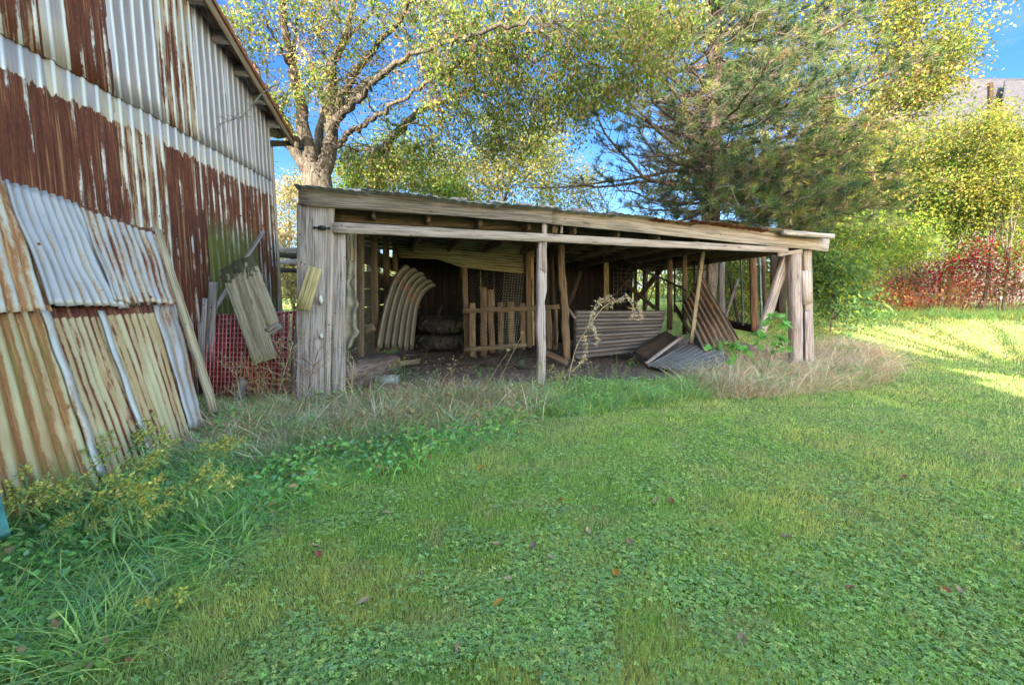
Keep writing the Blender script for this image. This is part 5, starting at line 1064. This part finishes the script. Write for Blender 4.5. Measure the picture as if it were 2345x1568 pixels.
GOLD = [(.58, .52, .13, 3), (.44, .47, .15, 2), (.52, .44, .20, 1)]; GL = [(.22, .41, .19, 3), (.33, .47, .17, 2), (.18, .33, .19, 1)]
protos = []
gl_ = 'goldenrod with yellow plumes and narrow leaves leaning in the wind before the leaning sheets'
for k in range(3):
    p0 = onground(120 + 60 * k, 1230 + 30 * k)
    protos.append(plant('goldenrod', gl_, 'goldenrod', tuple(p0), [((.25 + rng.normal() * .12, rng.normal() * .12, 1), .50 + .12 * rng.random(), (.22, -.02, -.06), .004) for _ in range(4)], (30, .13, .14, .10, .25), GL, plume(GOLD, 34, .15, .022, .03), GR))
for i in range(34):
    u = -60 + 480 * rng.random(); v = 1100 + 210 * rng.random() - max(0, u - 250) * .15; p = onground(u, v)
    if u < 20 and v > 1300: continue
    dupe(protos[i % 3], p, rng.normal() * .5, .6 + .4 * rng.random())
leafy = lambda lab, u, v, H, n, lx=.15, ll=.10, pl_=GL, fl=None, nm='leafy_weed', cat='weed', asp=.2, sm=None, grp=None, lv=16, sp=.3: plant(nm, lab, cat, tuple(onground(u, v)), [((rng.normal() * sp + lx, rng.normal() * sp * .6, 1), H * rng.uniform(.75, 1.1), (rng.normal() * .05, rng.normal() * .04, -.04), .005) for _ in range(n)], (lv, ll, asp, .15, .15), pl_, fl, grp, sm)
leafy('leafy green weed with one small yellow flower at the arch ribs', 925, 880, .45, 4, 0, .12, fl=plume([(.7, .6, .02, 1)], 14, .03, .012))
leafy('grey-green leafy weed just right of the yellow-flowered one', 965, 885, .36, 3, .1, .11, pl_=[(.16, .26, .12, 1)])
leafy('pale goldenrod growing against the middle post', 1262, 905, .48, 4, .05, .06, fl=plume([(.42, .42, .10, 1)], 40, .12, .03), pl_=[(.24, .32, .08, 1)], nm='goldenrod', cat='goldenrod')
leafy('dark leafy weed on the dirt before the corrugated panel', 1452, 850, .26, 4, 0, .08, asp=.4, pl_=[(.08, .2, .05, 1)])
leafy('green weed at the foot of the picket gate', 1195, 845, .34, 3, 0, .10, pl_=[(.12, .24, .10, 1)])
leafy('small weed with purple-green leaves before the doorway', 1095, 870, .28, 3, 0, .09, pl_=[(.16, .26, .12, 1)], asp=.35)
leafy('low yellow-flowered goldenrod at the lawn edge lower left', 375, 1420, .20, 4, .1, .06, fl=plume(GOLD, 40, .07, .02), asp=.3, nm='goldenrod', cat='goldenrod')
# raspberry canes by the right posts
rb = thing('raspberry_bush', 'raspberry canes with big toothed green leaves sprawling left of the corner post', 'bush', atD(1740, 840, 6.9)); mb = MB(); LP, LD = [], []
for (pts) in ([(1750, 850), (1735, 790), (1745, 745), (1775, 720), (1800, 745)], [(1740, 850), (1700, 800), (1660, 785), (1625, 800)], [(1745, 850), (1715, 810), (1690, 790), (1665, 830)], [(1755, 850), (1770, 800), (1790, 770), (1800, 800)]):
    C = curve([atD(u, v, 7.0 - .06 * i) for i, (u, v) in enumerate(pts)], 5); mb.tube(C, .005, 5)
    for j in range(5, len(C)):
        for _ in range(2): LP.append(C[j]); LD.append(unit(rng.normal(size=3) * [1, .6, .4] + [0, -.35, -.25]))
mb.obj('stem', M['gstem'], rb)
LP, LD = np.array(LP), np.array(LD); N = len(LP); L_ = .09 + .05 * rng.random(N); V, Fq = leaves(LP, LD, L_, L_ * .72, .15); wobj('leaf_spray', V, Fq, M['leaf'], rb, cols=np.repeat(pal(N, [(.15, .38, .10, 3), (.20, .42, .12, 2), (.12, .28, .09, 1)], .12), 4, 0))
# dead thistle with curled woolly heads
th = thing('dead_thistle', 'tall dead thistle stalk with drooping woolly seed heads right of the middle post', 'thistle', atD(1300, 870, 6.25)); mb = MB(); P, D = [], []
for pts in ([(1300, 880), (1318, 800), (1345, 750), (1362, 705), (1375, 686), (1395, 682), (1400, 700)], [(1345, 752), (1380, 705), (1410, 690), (1438, 683), (1462, 700), (1468, 735)], [(1362, 705), (1350, 735), (1365, 760), (1368, 790)], [(1310, 850), (1330, 830), (1342, 800), (1338, 770)], [(1438, 684), (1450, 705), (1448, 728)]):
    C = curve([atD(u, v, 6.2) for u, v in pts], 7); mb.tube(C, np.linspace(.007, .003, len(C)), 5)
    for j in range(len(C) // 3, len(C)):
        for _ in range(5): P.append(C[j] + rng.normal(size=3) * .018); D.append(unit(rng.normal(size=3) + [0, 0, -.3]))
mb.obj('stem', M['tstem'], th); P, D = np.array(P), np.array(D); V, Fq = leaves(P, D, .055, .014, .2); wobj('seed_heads', V, Fq, M['dry'], th, cols=np.repeat(pal(len(P), [(.58, .48, .36, 2), (.42, .30, .2, 1)], .15), 4, 0))
# wild carrot heads
def carrot(lab, p0, H, lean_, group, tall=False):
    t = thing('wild_carrot', lab, 'wild carrot', tuple(p0), group); C = stemcurve(p0, unit(np.array([lean_, rng.normal() * .15, 1])), H, (lean_ * .12, 0, -.02)); mb = MB(); mb.tube(C, np.linspace(.004, .0022, len(C)), 4); tip = C[-1]; mb.obj('stem', M['tstem'], t); mb = MB()
    for k in range(13):
        a = k * 2.4; r = .022 * (.4 + .6 * (k % 3) / 2); d = np.array([math.cos(a), math.sin(a), 0]); mb.tube([tip, tip + d * r + [0, 0, .022], tip + d * r * .75 + [0, 0, .045]], [.0015, .003, .004], 4)
    mb.obj('seed_head', M['head'], t); return t
M['head'] = simple('brown_umbel', (.36, .22, .13), .9, 0, .3, 40, (.26, .26, .10))
cp = [carrot('dried wild carrot with a curled brown seed head in the strip before the dirt floor', onground(960 + 60 * k, 975), .34 + .05 * k, .1, 'wild carrot heads before the shed opening') for k in range(2)]
for i, (u, v) in enumerate(((880, 1000), (905, 960), (935, 985), (985, 950), (1010, 1000), (1035, 965), (1060, 1010), (1085, 955), (1105, 985), (1135, 940), (1160, 975), (1190, 1000), (1200, 945), (1230, 960), (1020, 1040), (930, 1045), (1100, 1030), (860, 1040), (1265, 935), (1320, 930), (1165, 925), (1385, 925), (820, 1060), (1050, 930))):
    dupe(cp[i % 2], onground(u, v), rng.random() * 6, .75 + .5 * rng.random())
carrot('tallest wild carrot stalk, leaning right in front of the picket gate', onground(1120, 925), .98, .42, None)
carrot('long wild carrot stalk leaning right, just below the tallest one', onground(1085, 935), .80, .50, None)
# branching dry weeds in front of the red grate and the wide post
def bushy(lab, u, v, H, lx, mat, n=16, heads=True, name='dried_weed'):
    p0 = onground(u, v); t = thing(name, lab, 'dried weed', tuple(p0)); mb = MB(); C = stemcurve(p0, unit(np.array([lx, 0, 1])), H, (lx * .1, 0, 0), 10); mb.tube(C, np.linspace(.006, .003, 10), 5); hp = []
    for j in range(n):
        i = rng.integers(2, 10); d = unit(np.array([rng.normal() * .9, rng.normal() * .5, .7])); l = H * (.18 + .3 * rng.random()); E = stemcurve(C[i], d, l, rng.normal(size=3) * .06, 5); mb.tube(E, np.linspace(.003, .0015, 5), 3)
        for _ in range(3):
            q = E[rng.integers(2, 5)]; e = unit(rng.normal(size=3) + [0, 0, .4]); mb.tube([q, q + e * .05, q + e * .09], .0014, 3); hp.append(q + e * .09)
    mb.obj('stem', mat, t)
    if heads:
        hb_ = MB()
        for q in hp: hb_.tube([q, q + [0, 0, .008], q + [0, 0, .016]], [.004, .008, .003], 5)
        hb_.obj('seed_heads', M['head'], t)
bushy('tall dry burr weed leaning right across the red grate', 622, 960, .95, .30, M['tstem'], 22); bushy('dry burr weed spreading in front of the wide shed post', 690, 965, .85, .25, M['rstem'], 22); bushy('thin dry weed standing before the inner shed post', 800, 965, .70, .1, M['tstem'], 14); bushy('straw-coloured dry weed at the left half of the grate', 560, 960, .6, -.1, M['tstem'], 12)
bushy('orange-brown wispy weed under the pallet piece', 600, 945, .42, -.1, simple('orange_stem', (.5, .3, .12), .8), 26)
bushy('reddish dry weed at the dirt edge right of the left posts', 1000, 930, .45, .3, M['rstem'], 14); bushy('bent straw stalk left of the thistle', 1270, 925, .62, .35, M['tstem'], 5)
# rusty dock stalk lying diagonally
dk = thing('dock_stalk', 'dark red dock stalk lying diagonally over the weeds before the leaning sheets', 'dock', atD(560, 1135, 3.6)); C = curve([atD(555, 1140, 3.5), atD(620, 1090, 3.9), atD(690, 1035, 4.3), atD(760, 975, 4.7)], 8); mb = MB(); mb.tube(C, np.linspace(.008, .004, len(C)), 6); mb.obj('stem', M['rstem'], dk)
P = np.concatenate([C[i] + rng.normal(size=(26, 3)) * .028 for i in range(9, len(C))]); D = rdir(len(P)); V, Fq = leaves(P, D, .022, .016, .2); wobj('seed_clusters', V, Fq, M['dry'], dk, cols=np.repeat(pal(len(P), [(.24, .06, .05, 1), (.16, .06, .05, 1)], .2), 4, 0))
def rosette(lab, u, v, n, H, wdt, col, name='dock_rosette'):
    p0 = onground(u, v); t = thing(name, lab, 'dock', tuple(p0)); a = np.arange(n) * 2.4; D = unit(np.stack([np.cos(a) * .8 + .15, np.sin(a) * .6, .35 + .9 * rng.random(n)], 1)); L_ = H * (.6 + .5 * rng.random(n)); bd_ = D * L_[:, None] * .25; bd_[:, 2] = -L_ * .30
    V, Fq = blades(np.tile(np.array(p0), (n, 1)), D, L_, wdt, bd_, 6); V = V.reshape(n, 7, 2, 3); c_ = V.mean(2, keepdims=True); V = c_ + (V - c_) * np.array([.3, .7, 1.0, 1.25, 1.5, 1.6, .6])[None, :, None, None]
    wobj('leaf_spray', V.reshape(-1, 3), Fq, M['leaf'], t, cols=np.repeat(pal(n, col, .1), 14, 0))
rosette('bright green dock rosette with long strap leaves at the lawn edge', 480, 1232, 16, .34, .036, [(.17, .42, .05, 1), (.24, .46, .07, 1)]); rosette('second dock rosette with arching leaves right of the bright one', 590, 1185, 14, .30, .032, [(.15, .38, .06, 1), (.25, .40, .09, 1)]); rosette('small dock rosette further up the lawn edge', 690, 1110, 12, .22, .03, [(.18, .38, .08, 1)])
# lone grass heads standing right of the dry clump
for u, v, lx, lab in ((2030, 850, .75, 'yellow grass plume bending far right over the lawn'), (2010, 845, .45, 'green grass plume bending right above the lawn edge')):
    plant('grass_plume', lab, 'grass plume', tuple(onground(u, v)), [((lx, 0, 1), 1.05, (.35, 0, -.12), .005)], (3, .2, .05, .1, .2), [(.4, .4, .15, 1)], plume([(.55, .48, .16, 1)], 140, .30, .022, .03), None, M['tstem'])
# fallen leaves
rng = np.random.default_rng(23)
FL = [((720, 1262), 'tan'), ((732, 1282), 'red'), ((885, 1185), 'tan'), ((1135, 1256), 'tan'), ((1220, 1262), 'brown'), ((1262, 1290), 'tan'), ((1345, 1225), 'tan'), ((1285, 1153), 'orange'), ((1358, 1172), 'tan'), ((1502, 1155), 'tan'), ((1538, 1157), 'red'), ((1163, 1337), 'tan'), ((1409, 1325), 'orange'), ((1442, 1250), 'tan'), ((832, 1392), 'tan'), ((1142, 1393), 'orange'), ((1047, 1496), 'brown'), ((383, 1416), 'tan'), ((2160, 1362), 'red'), ((2197, 1366), 'tan'), ((1945, 1358), 'red'), ((2137, 998), 'tan'), ((2084, 926), 'tan'), ((2090, 936), 'brown'), ((1905, 930), 'tan'), ((2239, 911), 'tan'), ((2255, 1046), 'tan'), ((2018, 995), 'orange'), ((1100, 1080), 'orange'), ((300, 1530), 'red'), ((1720, 900), 'tan'), ((1640, 890), 'tan'), ((2070, 1100), 'red'), ((1800, 1240), 'brown'), ((1700, 1480), 'tan'), ((960, 1330), 'brown')]
LC = dict(tan=(.46, .32, .20), red=(.36, .10, .06), orange=(.62, .30, .04), brown=(.22, .12, .10)); lm = {k: simple('fallen_' + k, v, .75, 0, .25, 40) for k, v in LC.items()}; base_leaf = {}
def leafmesh(k):
    n = 9; V = []
    for i in range(n):
        t = i / (n - 1); wv = .5 * math.sin(math.pi * min(1, t * 1.02 + .02)) ** .8 * (1.25 - .5 * t)
        for s in (-1, -.5, 0, .5, 1): V.append((t - .5, s * wv * .52, .10 * abs(s) * wv * 3 + .16 * (2 * t - 1) ** 2 + .04 * math.sin(9 * t + s * 3)))
    idx = np.arange(n * 5).reshape(n, 5); return npmesh('fallen_leaf', V, np.stack([idx[:-1, :-1], idx[:-1, 1:], idx[1:, 1:], idx[1:, :-1]], -1).reshape(-1, 4), smooth=True)
for k in LC: base_leaf[k] = leafmesh(k); base_leaf[k].materials.append(lm[k])
for (u, v), k in FL:
    o = bpy.data.objects.new('fallen_leaf', base_leaf[k]); p = onground(u, v); sc = .038 + .03 * rng.random() + .003 * p.y
    place(o, Matrix.Translation((p.x, p.y, p.z + .030)) @ Matrix.Rotation(rng.random() * 6.3, 4, 'Z') @ Matrix.Rotation(rng.normal() * .35, 4, 'X') @ Matrix.Rotation(rng.normal() * .25, 4, 'Y') @ Matrix.Scale(sc, 4))
    setprops(o, 'curled %s fallen leaf lying on the mown lawn' % dict(tan='tan', red='red', orange='orange', brown='dark brown')[k], 'fallen leaf', '%s fallen leaves scattered on the lawn' % dict(tan='tan', red='red', orange='orange', brown='dark brown')[k])
# tall thin weeds rising into the opening
WG = 'tall thin weeds growing up into the shed opening'
wp = [plant('tall_weed', 'thin tall weed with small grey-green leaves in front of the shed opening', 'weed', tuple(onground(1000 + 80 * k, 930)), [((rng.normal() * .25, rng.normal() * .15, 1), .55 * rng.uniform(.7, 1.1), (rng.normal() * .1, 0, -.04), .003) for _ in range(3)], (18, .055, .28, .1, .1), [(.30, .42, .16, 2), (.40, .34, .18, 1)], None, WG) for k in range(3)]
for i in range(30):
    u = 800 + 1000 * rng.random(); v = 928 - (u - 800) * .035 + rng.normal() * 9; dupe(wp[i % 3], onground(u, v), rng.random() * 6, .6 + .6 * rng.random())
# loose junk in the dark bays
for a, b_, wd, lab in (((1330, 620, 10.2), (1300, 700, 9.6), .09, 'dark board slanting behind the rough post'), ((1420, 640, 10), (1500, 705, 9.7), .07, 'broken dark slat lying across the top of the corrugated panel'), ((1385, 700, 9.6), (1440, 640, 9.9), .035, 'thin dark stick standing behind the corrugated panel'), ((1230, 800, 8.6), (1300, 832, 8.1), .10, 'brown board lying on the dirt behind the middle post'), ((880, 838, 7.6), (960, 826, 8.4), .09, 'short brown board on the dirt before the arch ribs'), ((1100, 836, 8.2), (1210, 842, 8.0), .05, 'thin weathered stick lying before the picket gate'), ((1640, 780, 8.6), (1740, 800, 7.9), .12, 'grey board lying behind the raspberry canes'), ((1545, 700, 9.4), (1580, 760, 9.2), .08, 'short dark plank leaning between the two brown studs'), ((1690, 640, 9.5), (1650, 760, 9.3), .06, 'thin grey lath leaning on the wired right wall'), ((1010, 700, 10), (985, 780, 9.9), .06, 'dark lath leaning beside the stacked tyres')):
    board('loose_board', atD(*a), atD(*b_), wd, .025, M['wood' if 'grey' in lab else 'wood_brown' if 'brown' in lab else 'wood_dark'], n=(0, -1, .1), notch=.02, warp=.01, label=lab, cat='board')
o = MB()
for k, (a, b_, c_) in enumerate((((885, 618, 7.9), (915, 645, 7.7), (945, 692, 7.75)), ((900, 628, 7.9), (930, 655, 7.75), (962, 705, 7.9)))): o.tube(curve([atD(*a), atD(*b_), atD(*c_)], 8), .006, 5)
o.obj('red_cord', simple('orange_cord', (.40, .07, .03), .8), None, label='rusty red wire hanging in loops over the arch ribs', cat='wire', origin=atD(915, 645, 7.7))
o = MB(); tb_ = curve([atD(640, 190, 8.6), atD(600, 215, 7.6), atD(560, 262, 6.8), atD(500, 285, 6.3)], 7); o.tube(tb_, np.linspace(.012, .004, len(tb_)), 5)
for k in range(26):
    q = tb_[rng.integers(4, len(tb_))]; e = unit(rng.normal(size=3) + [0, 0, -.3]); o.tube([q, q + e * .12, q + e * .22 + [0, 0, -.03]], [.004, .003, .0015], 4)
o.obj('hanging_twig', M['twig'], mp_, kind='stuff')
